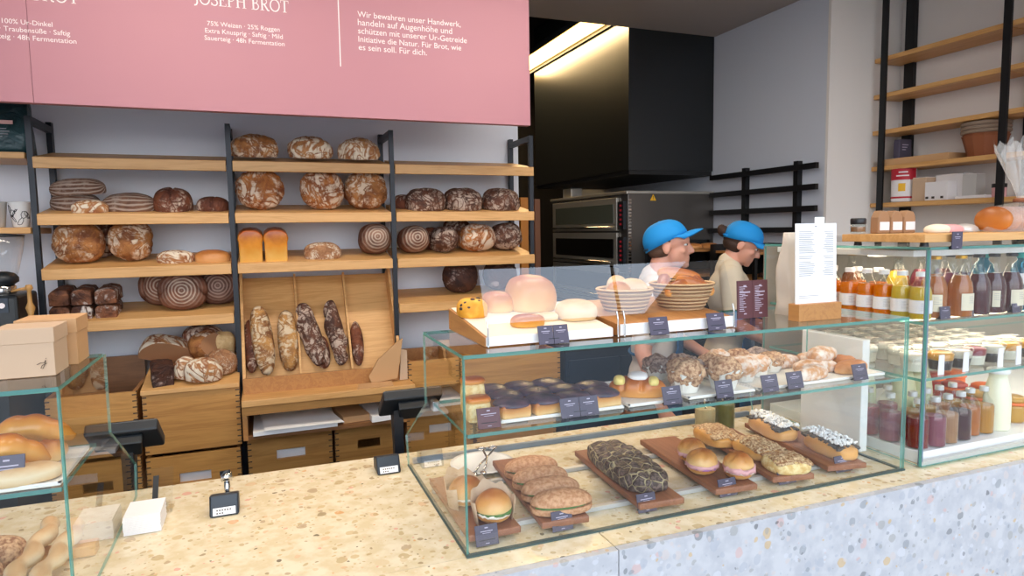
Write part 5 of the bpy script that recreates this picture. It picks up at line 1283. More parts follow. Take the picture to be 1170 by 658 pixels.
for x, y, z, m, lab in ((2.33, 1.41, 0, 'jar_ochre', 'ochre swing-top jar at the right picture edge, nearest the glass'), (2.29, 1.50, 0, 'jar_ochre', 'ochre jar behind the white milk bottle'), (2.35, 1.62, .0, 'jar_red', 'red-rimmed jar in the middle row right of the milk bottle'), (2.42, 1.56, 0, 'jar_orange', 'orange-rimmed jar in the middle row at the right edge'), (2.42, 1.76, 0, 'jar_red', 'red-lidded jar in the rear row at the right edge'), (2.54, 1.76, .0, 'jar_orange', 'orange-lidded jar in the rear row, furthest right')):
    t = thing('preserve_jar', lab, 'jar', (x, y, Z3)); obj('jar_body', lathe([(0, 0), (.034, 0), (.040, .008), (.043, .05), (.041, .062)], (0, 0, 0), 28), m, t, world=False, smooth=True)
    obj('rubber_ring', lathe([(.046, .060), (.048, .064), (.046, .069), (.040, .069)], (0, 0, 0), 28), 'jar_orange', t, world=False, smooth=True)
    obj('jar_lid', lathe([(.042, .069), (.041, .080), (.03, .086), (0, .087)], (0, 0, 0), 28), m, t, world=False, smooth=True)

# ------------------------------------------------------------------ wooden board on the tall case and what stands on it
wb = thing('display_board', 'long oak board on small black feet on top of the tall glass case', 'board', (2.3, 1.4, 1.585))
obj('board_plank', box(1.715, 3.0, 1.282, 1.56, 1.597, 1.620), 'oak', wb, bevel=.002)
for x, y in ((1.75, 1.31), (1.75, 1.53), (2.5, 1.31), (2.5, 1.53)): obj('board_foot', lathe([(.012, 0), (.010, .0125), (0, .0125)], (x, y, 1.5845), 16), 'black_plastic', wb)
WZ = 1.6205
t = jar('small glass jar with a black lid at the left end of the oak board', 1.737, 1.52, WZ, .022, .03, 'liq_blush', .022, 'lid_black', 'spice_jar')
for i, (x, y) in enumerate(((1.83, 1.52), (1.88, 1.515), (1.93, 1.51))):
    t = thing('grain_bag', 'brown paper bag with a white label, %s of three on the oak board' % ('left', 'middle', 'right')[i], 'bag', (x, y, WZ))
    bm = nb(); add_prism(bm, [(-.026, 0), (.026, 0), (.025, .05), (.016, .068), (-.012, .072), (-.025, .05)], 'y', -.015, .015); obj('bag_body', bm, 'kraft_brown', t, world=False, bevel=.004)
    obj('white_label', (lambda b: (add_box(b, -.020, .020, -.017, -.0155, .010, .036), b)[1])(nb()), 'label_white', t, world=False)
tag(obj('grain_box_base', box(1.775, 1.96, 1.47, 1.55, WZ-.0003, WZ+.008), 'oak', None), 'low wooden strip under the three brown paper bags', 'board') if False else None
for i, (x, lab) in enumerate(((1.99, 'clear bag of pale sweets lying left on the oak board'), (2.05, 'clear bag with red print, middle one on the oak board'), (2.12, 'clear bag of grey pieces lying right on the oak board'))):
    tag(obj('sweets_bag', loaf_bm((.085, .06, .026), seed=180+i, rough=.2, power=2.2), ('cream_paper', 'ham', 'bar_case')[i], None, world=False, smooth=True, loc=(x, 1.45, WZ+.0135)), lab, 'bag')
bw = thing('wrapped_brioche', 'golden brioche loaf wrapped in clear cellophane, tied with ribbon, on the oak board', 'bread', (2.31, 1.40, WZ))
bm = nb()
for i in range(7):
    add_ell(bm, (-.135+i*.044, .0, .038), (.0265, .058, .042), 3)
for v in bm.verts: v.co.z = max(v.co.z, .002)
obj('brioche', bm, 'bag_bread', bw, world=False, smooth=True)
bm = nb(); n = 40; rings = []
R = random.Random(4)
for lev, (rr, zz) in enumerate(((.155, .0), (.165, .03), (.14, .078), (.035, .092), (.022, .105), (.055, .15), (.105, .21), (.15, .27))):
    ring = []
    for i in range(n):
        a = 2*PI*i/n; w = .10 if lev < 3 else (.25 if lev > 4 else .1); r_ = rr*(1+w*math.sin(i*PI/1.0+lev*.3)*(1 if i % 2 else -1)+R.uniform(-.06, .06)*(lev > 4)); ring.append(bm.verts.new((r_*math.cos(a)*(1.0), r_*math.sin(a)*.5, zz+(R.uniform(-.03, .03) if lev == 7 else 0))))
    rings.append(ring)
for A, B in zip(rings, rings[1:]):
    for i in range(n): bm.faces.new((A[i], A[(i+1) % n], B[(i+1) % n], B[i]))
obj('cellophane_wrap', bm, 'cellophane_bag', bw, world=False)
obj('brown_ribbon', lathe([(.026, .092), (.034, .095), (.034, .103), (.026, .106)], (0, 0, 0), 24, sy=.6), 'rattan_dark', bw, world=False, smooth=True)
obj('white_tag', xf((lambda b: (add_box(b, -.03, .05, -.001, .001, 0, .03), b)[1])(nb()), loc=(.0, -.06, .065), rot=(-.4, .12, 0)), 'label_white', bw, world=False)

# ------------------------------------------------------------------ wall shelves on the right
rs = thing('wall_shelf', 'oak wall shelves on tall black posts along the right-hand wall', 'shelving', (3.54, 2.0, 1.6))
for z in (2.62, 2.41, 2.20, 1.99, 1.775):
    obj('shelf_board', box(3.44, 3.652, 2.19, 2.93, z-.025, z), 'oak_y', rs, bevel=.0015)
    obj('shelf_board', box(3.44, 3.652, 1.2, 2.185, z-.025, z), 'oak_y', rs, bevel=.0015)
for y in (2.86, 2.185):
    obj('post', box(3.425, 3.439, y-.018, y+.018, 1.59, 2.999), 'black_rack', rs); obj('post', box(3.630, 3.657, y-.03, y+.03, 1.59, 2.999), 'black_rack', rs)
kb = thing('kraft_box', 'flat pale kraft box lying on the wall shelf left of the stacked baskets', 'box', (3.53, 2.7, 1.991))
obj('box_body', box(3.452, 3.60, 2.47, 2.90, 1.991, 2.028), 'kraft_light', kb, bevel=.002)
bk = thing('black_bag', 'small dark printed coffee bag behind the flat kraft box on the wall shelf', 'bag', (3.60, 2.87, 1.991)); bk.location = (3.53, 2.80, 2.029)
bm = nb(); add_prism(bm, [(-.05, 0), (.05, 0), (.046, .09), (.046, .11), (-.046, .11), (-.05, .09)], 'y', -.02, .02); obj('bag_body', bm, 'card_dark', bk, world=False, bevel=.004)
obj('bag_print', (lambda b: ([add_box(b, -.03, .02-.01*k, -.0216, -.0208, .075-k*.014, .08-k*.014) for k in range(3)], b)[1])(nb()), 'card_print', bk, world=False)
for i in range(4):
    z = 1.991+i*.020; r = .105; prof = [(0, 0), (r*.72, 0), (r*.98, .10), (r*1.02, .108), (r*.95, .106), (r*.68, .012), (0, .01)]
    t = thing('proofing_basket', 'round wooden proofing basket, %s in the stack on the wall shelf' % ('lowest', 'second from the bottom', 'third from the bottom', 'topmost')[i], 'basket', (3.545, 2.34, z))
    obj('basket_bowl', lathe(prof, (0, 0, 0), 12), 'rattan_dark', t, world=False)
    if i: obj('linen_liner', lathe([(r*1.01, .098), (r*1.06, .104), (r*1.05, .115), (r*.96, .118)], (0, 0, 0), 24), 'linen', t, world=False, smooth=True)
t = thing('printed_tin', 'tall round food tub with a red and yellow wrapper on the lower wall shelf', 'tub', (3.50, 2.76, 1.776))
obj('tub_body', lathe([(0, 0), (.062, 0), (.064, .01), (.064, .185), (.058, .195), (0, .197)], (0, 0, 0), 28), 'label_white', t, world=False, smooth=True)
def band(nm, r, z0, z1, a0, a1, m, par):
    bm = nb(); A = []; B = []
    for i in range(13):
        a = a0+(a1-a0)*i/12; A.append(bm.verts.new((r*math.cos(a), r*math.sin(a), z0))); B.append(bm.verts.new((r*math.cos(a), r*math.sin(a), z1)))
    for i in range(12): bm.faces.new((A[i], A[i+1], B[i+1], B[i]))
    o = obj(nm, bm, m, par, world=False); s = o.modifiers.new('s', 'SOLIDIFY'); s.thickness = .0008; s.offset = 1
band('red_band', .0655, .125, .19, -3.9, -1.4, 'red', t); band('red_stripe', .0655, .02, .03, -3.9, -1.4, 'red', t)
band('yellow_motif', .0655, .06, .105, -2.9, -2.35, 'yellow', t); band('white_print', .0665, .165, .172, -2.9, -2.2, 'label_white', t); band('white_print', .0665, .145, .152, -3.1, -2.1, 'label_white', t)
for i, (y0, y1, h, x0, lab) in enumerate(((2.60, 2.685, .13, 3.47, 'pale carton nearest the round tub on the lower wall shelf'), (2.44, 2.597, .14, 3.54, 'wide white carton at the back of the lower wall shelf'), (2.47, 2.60, .10, 3.46, 'white carton with small black marks in front on the lower wall shelf'), (2.36, 2.435, .13, 3.52, 'greyish carton right of the wide white one on the lower wall shelf'))):
    t = thing('carton', lab, 'carton', (3.52, (y0+y1)/2, 1.776)); obj('carton_body', box(x0, x0+.075, y0+.001, y1-.001, 1.776, 1.776+h), ('kraft_pale', 'label_white', 'label_white', 'bar_case')[i], t, bevel=.0015)
    if i == 2:
        bm = nb()
        for yy in (2.50, 2.55, 2.585): add_box(bm, 3.458, 3.4595, yy-.008, yy+.008, 1.785, 1.797)
        obj('printed_mark', bm, 'ink', t)
    else: obj('carton_flap', box(x0+.004, x0+.071, y0+.004, y1-.004, 1.776+h, 1.778+h), 'label_white', t)
tag(obj('flat_packet', box(3.46, 3.55, 2.27, 2.43, 1.776, 1.792), 'label_white', None, bevel=.003), 'flat white packet lying right of the cartons on the lower wall shelf', 'packet')
t = thing('candle_jar', 'small pink-labelled jar with a dark lid on the lower wall shelf', 'jar', (3.53, 2.25, 1.776))
obj('jar_body', lathe([(0, 0), (.03, 0), (.032, .01), (.032, .05), (0, .052)], (0, 0, 0), 22), 'ham', t, world=False, smooth=True); obj('jar_lid', lathe([(.033, .05), (.033, .07), (0, .072)], (0, 0, 0), 22), 'lid_black', t, world=False)
sb = thing('back_counter', 'low white side counter against the end wall behind the tall case', 'counter', (3.4, 2.6, 0))
obj('counter_body', box(2.96, 3.65, 2.5, 2.93, 0, 1.56), 'wall_warm', sb); obj('counter_slab', box(2.94, 3.655, 2.48, 2.932, 1.56, 1.585), 'lid_white', sb)

# ------------------------------------------------------------------ kitchen
hd = thing('extractor_hood', 'huge black extractor hood box hanging above the oven', 'extractor hood', (2.74, 4.6, 2.05))
obj('hood_box', box(2.392, 3.095, 3.967, 5.6, 2.05, 3.449), 'hood_black', hd)
obj('hood_lip', box(2.40, 3.09, 3.975, 5.59, 2.02, 2.05), 'black_matt', hd)
ov = thing('deck_oven', 'two-deck steel bakery oven with glass doors and red-lit control strips', 'oven', (2.72, 4.5, 0))
obj('oven_body', box(2.375, 3.09, 3.945, 5.2, .75, 1.885), 'steel_dark', ov, bevel=.003)
obj('top_cover', box(2.36, 3.09, 3.94, 5.21, 1.885, 1.905), 'steel', ov, bevel=.002)
obj('oven_base', box(2.40, 3.07, 3.97, 5.15, 0, .75), 'black_metal', ov)
for (z0, z1, gm) in ((1.63, 1.865, 'oven_glass_grey'), (1.38, 1.618, 'oven_glass'), (1.13, 1.368, 'oven_glass'), (.88, 1.118, 'oven_glass')):
    d = obj('oven_door', box(2.355, 2.375, 4.07, 5.15, z0, z1), 'steel', ov, bevel=.003)
    obj('door_window', box(2.350, 2.356, 4.11, 5.08, z0+.055, z1-.045), gm, d)
    obj('door_handle', tube([(2.335, 4.12, z0+.025), (2.335, 5.10, z0+.025)], .008, 10), 'chrome', d, smooth=True)
    c = obj('control_strip', box(2.352, 2.375, 3.972, 4.045, z0+.01, z1-.03), 'black_plastic', ov)
    bm = nb()
    for k in range(5): add_box(bm, 2.3500, 2.3525, 3.995, 4.020, z0+.04+k*.032, z0+.055+k*.032)
    obj('control_lights', bm, 'red_glow', c)
bm = nb()
for k in range(36): add_box(bm, 2.378, 2.400, 3.9435, 3.9445, 1.05+k*.0225, 1.062+k*.0225)
obj('vent_slots', bm, 'chrome', ov)
t2 = obj('warning_sign', (lambda b: (add_prism(b, [(2.55, 1.838), (2.60, 1.838), (2.575, 1.882)], 'y', 3.9425, 3.9445), b)[1])(nb()), 'yellow', ov)
obj('warning_mark', (lambda b: (add_box(b, 2.5735, 2.5765, 3.9415, 3.9425, 1.852, 1.870), add_box(b, 2.5735, 2.5765, 3.9415, 3.9425, 1.844, 1.848), b)[2])(nb()), 'black_matt', t2)
t = thing('steel_container', 'small square steel container on top of the oven at its far end', 'container', (2.45, 5.0, 1.906)); obj('container_body', box(2.40, 2.50, 4.88, 5.02, 1.906, 1.98), 'steel', t, bevel=.004); obj('container_rim', box(2.395, 2.505, 4.875, 5.025, 1.98, 1.988), 'black_plastic', t)
tp = obj('wall_panel_orange', box(1.68, 1.735, 4.2, 4.25, 0, 1.87), 'orange_board', None); tp.name = 'wooden_plank'; tag(tp, 'upright orange-brown wooden plank in the kitchen opening beside the shelving', 'plank')
tp = obj('wooden_peel', box(1.785, 1.825, 4.2, 4.24, 0, 1.86), 'door_jamb', None); tag(tp, 'dark red-brown upright wooden post beside the orange plank', 'post')
# black rail rack on the kitchen wall
kr = thing('rail_rack', 'black wall rack of four long rails on the kitchen wall, left of the white column', 'rack', (3.06, 3.4, 1.8))
for z in (2.015, 1.892, 1.766, 1.640): obj('rack_rail', box(3.035, 3.060, 2.96, 3.925, z-.034, z), 'black_rack', kr)
for y in (3.60, 3.14): obj('rack_post', box(3.062, 3.098, y-.018, y+.018, 1.56, 2.04), 'black_rack', kr)
b2 = thing('baking_rack', 'black rack with trays against the kitchen wall, behind the woman in the cap', 'rack', (2.85, 3.2, 0))
for x in (2.64, 3.062):
    for y in (3.0, 3.37): obj('rack_upright', box(x, x+.02, y, y+.02, 0, 1.54), 'black_rack', b2)
for z in (1.50, 1.34, 1.18, 1.02, .86, .70): obj('rack_tray', box(2.66, 3.06, 2.995, 3.39, z-.014, z), 'oak_side' if z > 1.3 else 'steel_dark', b2)
obj('rack_back', box(2.64, 3.08, 3.391, 3.40, .1, 1.54), 'black_matt', b2); obj('rack_side', box(3.083, 3.089, 3.0, 3.39, .1, 1.54), 'black_matt', b2)
# bakers' rack with trays in front of the oven side
bk = thing('baking_rack', 'dark baking rack with trays of flat bread in front of the oven side', 'rack', (2.78, 3.6, 0))
for x in (2.49, 3.0):
    for y in (3.46, 3.88): obj('rack_upright', box(x, x+.02, y, y+.02, 0, 1.56), 'black_rack', bk)
for z in (1.51, 1.35, 1.19, 1.03, .87, .71): obj('rack_tray', box(2.49, 3.02, 3.44, 3.9, z-.016, z), 'oak_side' if z > 1.3 else 'steel_dark', bk)
obj('rack_back', box(2.49, 3.02, 3.902, 3.91, .1, 1.56), 'black_matt', bk)
for i, (x, z, w, lab) in enumerate(((2.60, 1.511, .12, "flat golden bread at the left end of the top tray of the baking rack"), (2.74, 1.511, .10, 'flat golden bread beside another on the top tray of the baking rack'), (2.88, 1.501, .11, 'flat golden bread on the rack right behind the woman'), (2.86, 1.341, .13, 'dark bread on the second tray of the rack, right of the woman'))):
    tag(obj('flat_bread', loaf_bm((w, .16, .035), seed=190+i, rough=.08), 'pastry' if i < 3 else 'crust_dark', None, world=False, smooth=True, loc=(x, 3.54 if i < 2 else 3.10, z+.018)), lab, 'bread')
so = thing('strip_lamp', 'long glowing yellow strip lamp in the dark ceiling recess beside the hood', 'lamp', (2.28, 5.0, 3.1))
obj('lamp_housing', box(2.19, 2.388, 3.97, 5.95, 3.115, 3.16), 'black_matt', so); obj('lamp_diffuser', box(2.20, 2.370, 3.972, 5.94, 3.10, 3.115), 'strip_light', so)
obj('lamp_frame', box(2.372, 2.386, 3.972, 5.94, 3.07, 3.115), 'black_matt', so)
# ------------------------------------------------------------------ people
def blob(parts, voxel, smooth=4):
    """parts: ('e', centre, radii, rot) ellipsoids and ('c', p0, p1, r0, r1) tapered limbs -> one closed surface"""
    bm = nb()
    for p in parts:
        if p[0] == 'e': add_ell(bm, p[1], p[2], 3, p[3] if len(p) > 3 else None)
        else:
            a, b, r0, r1 = Vector(p[1]), Vector(p[2]), p[3], p[4]
            n = max(3, int((b-a).length/.012)); add_tube(bm, [a.lerp(b, i/n) for i in range(n+1)], [r0+(r1-r0)*i/n for i in range(n+1)], 16)
            add_ell(bm, a, (r0,)*3, 2); add_ell(bm, b, (r1,)*3, 2)
    return bm
def body_obj(name, parts, mat, parent, voxel, smooth=6):
    o = obj(name, blob(parts, voxel), mat, parent, world=False, smooth=True)
    r = o.modifiers.new('r', 'REMESH'); r.mode = 'VOXEL'; r.voxel_size = voxel; r.use_smooth_shade = True
    s = o.modifiers.new('s', 'SMOOTH'); s.iterations = smooth; s.factor = .5
    return o
def person(label, loc, rz, female, pitch, yaw, tee, armR, armL, lean=0.0, drop=0):
    t = thing('person', label, 'person', loc, None, (0, 0, rz))
    NK = Vector((.0+lean*.5, 0, 1.42)); HC = NK+Vector((.035+.05*math.sin(pitch)+drop*.5, 0, .115+drop))   # neck base, head centre; figure faces +x
    HR = (Matrix.Rotation(yaw, 3, 'Z') @ Matrix.Rotation(pitch, 3, 'Y'))
    f = .97 if female else 1.06
    def H(p): return tuple(HC+HR @ (Vector(p)*f))
    def he(c, r): return ('e', H(c), tuple(q*f for q in r), tuple(HR.to_euler()))
    sw = .165 if female else .19
    P = []
    # head
    P += [he((-.012, 0, .028), (.097, .076, .090)), he((.022, 0, -.030), (.064, .060, .078)), he((.030, 0, -.074), (.050, .046, .030)), he((.066, 0, -.092), (.020, .022, .016)),
          he((.056, 0, .022), (.036, .056, .030)), he((.050, 0, -.035), (.040, .040, .036))]
    P += [('c', H((.084, 0, .006)), H((.104, 0, -.030)), .008*f, .0105*f), he((.092, 0, -.034), (.013, .016, .008))]
    P += [('c', H((.080, -.016, -.060)), H((.080, .016, -.060)), .009, .009), ('c', H((.078, -.014, -.072)), H((.078, .014, -.072)), .009, .009)]
    for s in (-1, 1): P += [he((-.006, s*.076, -.010), (.020, .007, .030)), he((.070, s*.030, .020), (.014, .020, .008)), he((.060, s*.038, -.025), (.018, .016, .018))]
    nr = .048 if female else .057
    P += [('c', tuple(NK+Vector((-.012, 0, -.03))), H((-.022, 0, -.045)), nr+.006, nr)]
    # torso
    P += [('e', (-.005+lean*.3, 0, 1.27), (.105, sw*.95, .15)), ('e', (0+lean*.1, 0, 1.08), (.095, sw*.78, .14)), ('e', (-.005, 0, .93), (.105, sw*.9, .12)), ('c', (lean*.45, -.07, 1.395), (lean*.45, .07, 1.395), .055, .055)]
    def hand(w, d, side):
        w = Vector(w); d = Vector(d).normalized(); u = Vector((0, 0, 1)).cross(d).normalized() if abs(d.z) < .9 else Vector((1, 0, 0)); q = []
        q.append(('c', tuple(w), tuple(w+d*.07), .027, .030)); pn = d.cross(u)
        for k, (o_, ln) in enumerate(((-.027, .060), (-.009, .072), (.009, .068), (.027, .052))):
            a = w+d*.075+u*o_; b = a+d*ln*.55+pn*.006; c_ = b+d*ln*.40+pn*.016; q += [('c', tuple(a), tuple(b), .0088, .008), ('c', tuple(b), tuple(c_), .008, .0068)]
        a = w+d*.02+u*(-.026*side); b = a+d*.035+u*(-.024*side); q += [('c', tuple(a), tuple(b), .011, .0095), ('c', tuple(b), tuple(b+d*.028), .0095, .0078)]
        return q
    SL_ = []
    for s, arm in ((-1, armR), (1, armL)):
        sh = Vector((lean*.45, s*sw*1.02, 1.365)); el, wr = Vector(arm[0]), Vector(arm[1])
        P += [('c', tuple(sh), tuple(el), .050, .040), ('c', tuple(el), tuple(wr), .040, .026)] + hand(wr, wr-el, s)
        SL_.append((sh, el))
    for s in (-1, 1):
        P += [('c', (-.01, s*.09, .90), (.01, s*.10, .50), .085, .055), ('c', (.01, s*.10, .50), (-.03, s*.10, .10), .055, .038), ('c', (-.03, s*.10, .05), (.13, s*.115, .035), .040, .030)]
    body_obj('body', P, 'skin', t, .0055, 4)
    # tee shirt
    Q = [('e', (-.005+lean*.3, 0, 1.265), (.120, sw*1.03, .155)), ('e', (lean*.1, 0, 1.08), (.118, sw*.93, .16)), ('e', (-.005, 0, .94), (.122, sw*1.0, .12)), ('c', (lean*.45-.004, -.085, 1.392), (lean*.45-.004, .085, 1.392), .062, .062),
         ('c', tuple(NK+Vector((-.02, 0, -.02))), tuple(NK+Vector((-.018, 0, .018))), nr+.022, nr+.009)]
    for sh, el in SL_:
        m = sh.lerp(el, .72); Q += [('c', tuple(sh+Vector((0, 0, .004))), tuple(m), .064, .062), ('e', tuple(m), (.062, .062, .03))]
    body_obj('tee_shirt', Q, tee, t, .009, 5)
    TR = [('e', (-.005, 0, .90), (.118, sw*.98, .10))]
    for s in (-1, 1): TR += [('c', (-.01, s*.09, .88), (.01, s*.10, .50), .098, .070), ('c', (.01, s*.10, .50), (-.03, s*.10, .13), .070, .058)]
    body_obj('trousers', TR, 'trousers', t, .012, 4)
    for s in (-1, 1): obj('shoe', blob([('c', (-.04, s*.10, .045), (.15, s*.115, .040), .045, .036)], 0), 'shoe', t, world=False, smooth=True)
    # apron: bib and skirt wrapped round the front
    bm = nb(); rows = []
    for k in range(14):
        z = 1.26-k*.055; wd = .13 if z > 1.08 else min(sw*1.12, .13+(1.08-z)*1.2); row = []
        for i in range(17):
            y = -wd+2*wd*i/16; x = .135*math.sqrt(max(.05, 1-(y/(sw*1.28))**2))+lean*.3*(z-.9)+.004; row.append(bm.verts.new((x, y, z)))
        rows.append(row)
    for A, B in zip(rows, rows[1:]):
        for i in range(16): bm.faces.new((A[i], A[i+1], B[i+1], B[i]))
    o = obj('apron', bm, 'apron_blue', t, world=False, smooth=True); s_ = o.modifiers.new('s', 'SOLIDIFY'); s_.thickness = .004
    ap = o
    obj('apron_tie', tube([(.122*math.cos(a), (sw*.93+.004)*math.sin(a), 1.06) for a in [1.2+i*(2*PI-2.4)/20 for i in range(21)]], .007, 8), 'apron_blue', ap, world=False, smooth=True)
    # hair, eyes
    if female:
        hp = [he((-.022, 0, .022), (.098, .082, .088)), he((-.035, 0, -.020), (.072, .076, .055)), he((-.125, 0, .018), (.034, .034, .032)), he((-.143, .0, .026), (.022, .026, .024))]; hm_ = 'hair_brown'
    else:
        hp = [he((-.020, 0, .018), (.096, .0785, .085)), he((-.036, 0, -.022), (.068, .073, .045))]; hm_ = 'hair_short'
    hb = blob(hp, 0)
    # keep the hair behind the face and above the nape
    HRi = HR.transposed()
    for v in hb.verts:
        q = (HRi @ (v.co-HC))/f
        lim = .030 if q.z > .0 else .004
        if q.x > lim and q.z < .03: q.x = lim-.006; q.y *= .9
        if q.z < -.062: q.z = -.062
        v.co = HC+HR @ (q*f)
    obj('hair', hb, hm_, t, world=False, smooth=True)
    for s in (-1, 1):
        e = obj('eye', blob([he((.073, s*.030, .002), (.0105, .0105, .0055))], 0), 'porcelain', t, world=False, smooth=True); e['label'] = 'white of the eye with dark iris'
        obj('iris', blob([he((.0815, s*.031, .002), (.0035, .0060, .0050))], 0), 'eye_dark', e, world=False, smooth=True)
        obj('eyebrow', blob([('c', H((.083, s*.014, .026)), H((.070, s*.046, .028)), .0045, .0035)], 0), hm_, t, world=False, smooth=True)
    # cap: crown, peak, button
    CT = Matrix.Rotation(-.10 if female else -.30, 3, 'Y'); HK = lambda p: H(CT @ Vector(p)+Vector((0, 0, .008)))
    bm = nb(); n = 32; m_ = 10; rings = []
    for j in range(m_+1):
        el = (PI/2)*j/m_; ring = []
        for i in range(n):
            a = 2*PI*i/n; rr = math.cos(el)**.8 if j < m_ else 0; bx = .104*rr*math.cos(a)-.012; by = .083*rr*math.sin(a); bz = .024+.088*math.sin(el)-(.030*(-math.cos(a)) if False else 0)
            if j == 0: bz -= .030*(1-math.cos(a))/2
            ring.append(bm.verts.new(HK((bx, by, bz))))
        rings.append(ring)
    for A, B in zip(rings, rings[1:]):
        for i in range(n): bm.faces.new((A[i], A[(i+1) % n], B[(i+1) % n], B[i]))
    bmesh.ops.remove_doubles(bm, verts=bm.verts, dist=.0008)
    cap = obj('cap', bm, 'cap_blue', t, world=False, smooth=True, recalc=True); s_ = cap.modifiers.new('s', 'SOLIDIFY'); s_.thickness = .003; s_.offset = 1
    bm = nb(); rows = []
    for k in range(8):
        r_ = k/7; row = []
        for i in range(15):
            a = -1.12+2.24*i/14; x0 = .096*math.cos(a)-.012; y0 = .088*math.sin(a); ext = .082*math.cos(a*.85)
            row.append(bm.verts.new(HK((x0+ext*r_, y0*(1-.10*r_), .026-.010*r_-.022*(abs(math.sin(a))**2)*(.3+.7*r_)+.006*math.sin(r_*PI)))))
        rows.append(row)
    for A, B in zip(rows, rows[1:]):
        for i in range(14): bm.faces.new((A[i], B[i], B[i+1], A[i+1]))
    pk = obj('peak', bm, 'cap_blue', cap, world=False, smooth=True); s_ = pk.modifiers.new('s', 'SOLIDIFY'); s_.thickness = .004
    obj('cap_button', tube([HK((-.012, 0, .108)), HK((-.012, 0, .116))], .006, 10), 'cap_blue', cap, world=False, smooth=True)
    obj('cap_strap', tube([HK((-.012+.108*math.cos(a), .087*math.sin(a), .008)) for a in [PI-.7+1.4*i/10 for i in range(11)]], .006, 8), 'cap_dark' if not female else 'cap_blue', cap, world=False, smooth=True)
    return t
person('man in a bright blue cap and white tee behind the counter, looking right', (1.835, 2.80, -.03), -.66, False, -.04, -.05, 'tee_white',
       ((-.03, -.26, 1.10), (.06, -.29, .85)), ((.05, .27, 1.12), (.24, .20, 1.02)), .03, .055)
person('woman in a blue cap and beige tee with a dark bun, looking down', (2.37, 2.90, .02), -.68, True, .46, -.05, 'tee_beige',
       ((.05, -.23, 1.12), (.25, -.17, 1.02)), ((.06, .23, 1.12), (.27, .15, 1.03)), .04)
# ------------------------------------------------------------------ ceiling spots, daylight, camera
def spot(x, y, i):
    t = thing('ceiling_spot', 'small round ceiling spot lamp above the counter', 'lamp', (x, y, 2.97), 'ceiling spots above the counter')
    obj('spot_ring', lathe([(.035, .0), (.05, .0), (.05, .029), (.035, .029)], (0, 0, 0), 24), 'black_matt', t, world=False)
    obj('spot_lens', lathe([(0, .012), (.034, .012), (.034, .016), (0, .016)], (0, 0, 0), 24), 'lamp_glow', t, world=False)
    l = bpy.data.lights.new('spot_light', 'SPOT'); l.energy = SPOT_W; l.color = (1, .82, .6); l.spot_size = 2.0; l.spot_blend = .8; l.shadow_soft_size = .15
    o = bpy.data.objects.new('spot_light', l); COL.objects.link(o); o.parent = t; o.location = (0, 0, -.01)
SPOT_W = 22; FILL_W = 18
for i, (x, y) in enumerate(((-.6, 1.2), (.25, 1.2), (1.1, 1.2), (1.95, 1.2), (2.8, 1.2), (-.2, 2.1), (.8, 2.1), (1.8, 2.1))): spot(x, y, i)
def area(name, loc, rot, sx, sy, e, col, parent=None):
    l = bpy.data.lights.new(name, 'AREA'); l.shape = 'RECTANGLE'; l.size = sx; l.size_y = sy; l.energy = e; l.color = col
    o = bpy.data.objects.new(name, l); COL.objects.link(o); o.location = loc; o.rotation_euler = rot; return o
for i, (x0, x1) in enumerate(((-.9, .3), (.6, 1.8))):  # glowing panels added out of view to brighten the shelves and aisle
    t = thing('fill_panel', 'added unseen fill-light panel on the ceiling above the staff aisle', 'lamp', ((x0+x1)/2, 2.3, 2.95), 'added fill panels above the aisle')
    obj('fill_panel_housing', box(x0, x1, 2.13, 2.47, 2.965, 2.998), 'lid_white', t); obj('fill_panel_face', box(x0+.02, x1-.02, 2.15, 2.45, 2.95, 2.965), 'fill_glow', t)
    a_ = area('fill_light', ((x0+x1)/2, 2.3, 2.945), (.25, 0, 0), 1.1, .28, FILL_W, (1, .93, .84))
area('kitchen_strip_light', (2.28, 4.9, 3.09), (0, 0, 0), .15, 1.7, 28, (1, .72, .38))
area('case_light_upper', (2.5, 1.55, 1.548), (0, 0, 0), 1.4, .05, 2, (1, .88, .7))
area('case_light_lower', (2.5, 1.44, 1.355), (0, 0, 0), 1.4, .03, 1.5, (1, .9, .75))
struct('wall_street_facade', (lambda b: (add_prism(b, [(10, 0), (30, 0), (30, 13), (15, 13), (10, 9)], 'y', -16, -14), b)[1])(nb()), 'facade')
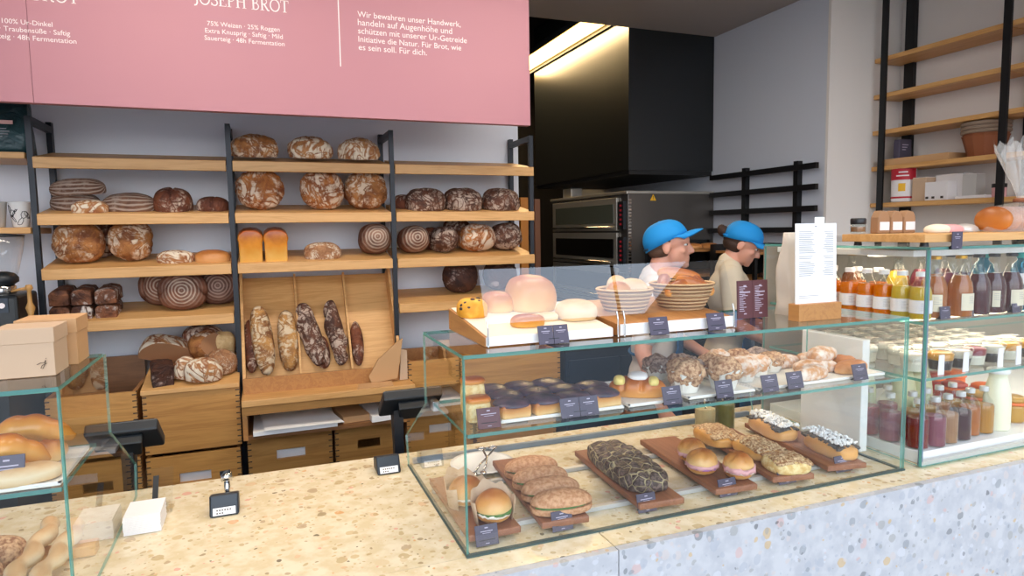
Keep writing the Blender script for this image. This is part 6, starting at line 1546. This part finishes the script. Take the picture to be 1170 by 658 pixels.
struct('floor_street', box(-30, 40, -14, -2.61, -.16, -.06), 'street')
w = bpy.data.worlds.new('sky'); S.world = w; w.use_nodes = True; nt = w.node_tree; bgn = nt.nodes['Background']
tc = nt.nodes.new('ShaderNodeTexCoord'); sp = nt.nodes.new('ShaderNodeSeparateXYZ'); nt.links.new(tc.outputs['Generated'], sp.inputs[0])
rp = nt.nodes.new('ShaderNodeValToRGB'); mr = nt.nodes.new('ShaderNodeMapRange'); mr.inputs[1].default_value = -1; mr.inputs[2].default_value = 1
nt.links.new(sp.outputs[2], mr.inputs[0]); nt.links.new(mr.outputs[0], rp.inputs[0])
e = rp.color_ramp.elements; e[0].position = 0; e[0].color = (.10, .10, .11, 1); e[1].position = .49; e[1].color = (.30, .30, .31, 1)
for p, c in ((.52, (.96, .97, 1.0)), (.75, (.70, .82, 1.0)), (1.0, (.55, .72, 1.0))): q = e.new(p); q.color = (*c, 1)
nt.links.new(rp.outputs[0], bgn.inputs[0]); bgn.inputs[1].default_value = 4.0
cam = bpy.data.cameras.new('camera'); co = bpy.data.objects.new('camera', cam); COL.objects.link(co); S.camera = co
F = 746.979554; R0 = Vector((0.9333651829683074, -0.3585955460560975, -0.01544893430766427)); R1 = Vector((-0.046152682390141794, -0.07722074305594943, -0.9959452227658308)); R2 = Vector((0.35594854281301386, 0.9302936048316093, -0.08862529931501355))
cam.sensor_width = 36; cam.lens = F/1170*36; cam.clip_start = .05
M4 = Matrix((( R0.x, -R1.x, -R2.x, 0), (R0.y, -R1.y, -R2.y, 0), (R0.z, -R1.z, -R2.z, 1.65), (0, 0, 0, 1)))
co.matrix_world = M4
S.view_settings.view_transform = 'Standard'; S.view_settings.look = 'None'; S.view_settings.gamma = 1; S.view_settings.use_curve_mapping = False
S.view_settings.exposure = 0.12
S.cycles.use_denoising = True
S.cycles.max_bounces = 14; S.cycles.transparent_max_bounces = 32; S.cycles.glossy_bounces = 4; S.cycles.diffuse_bounces = 4; S.cycles.transmission_bounces = 6
S.cycles.sample_clamp_indirect = 6
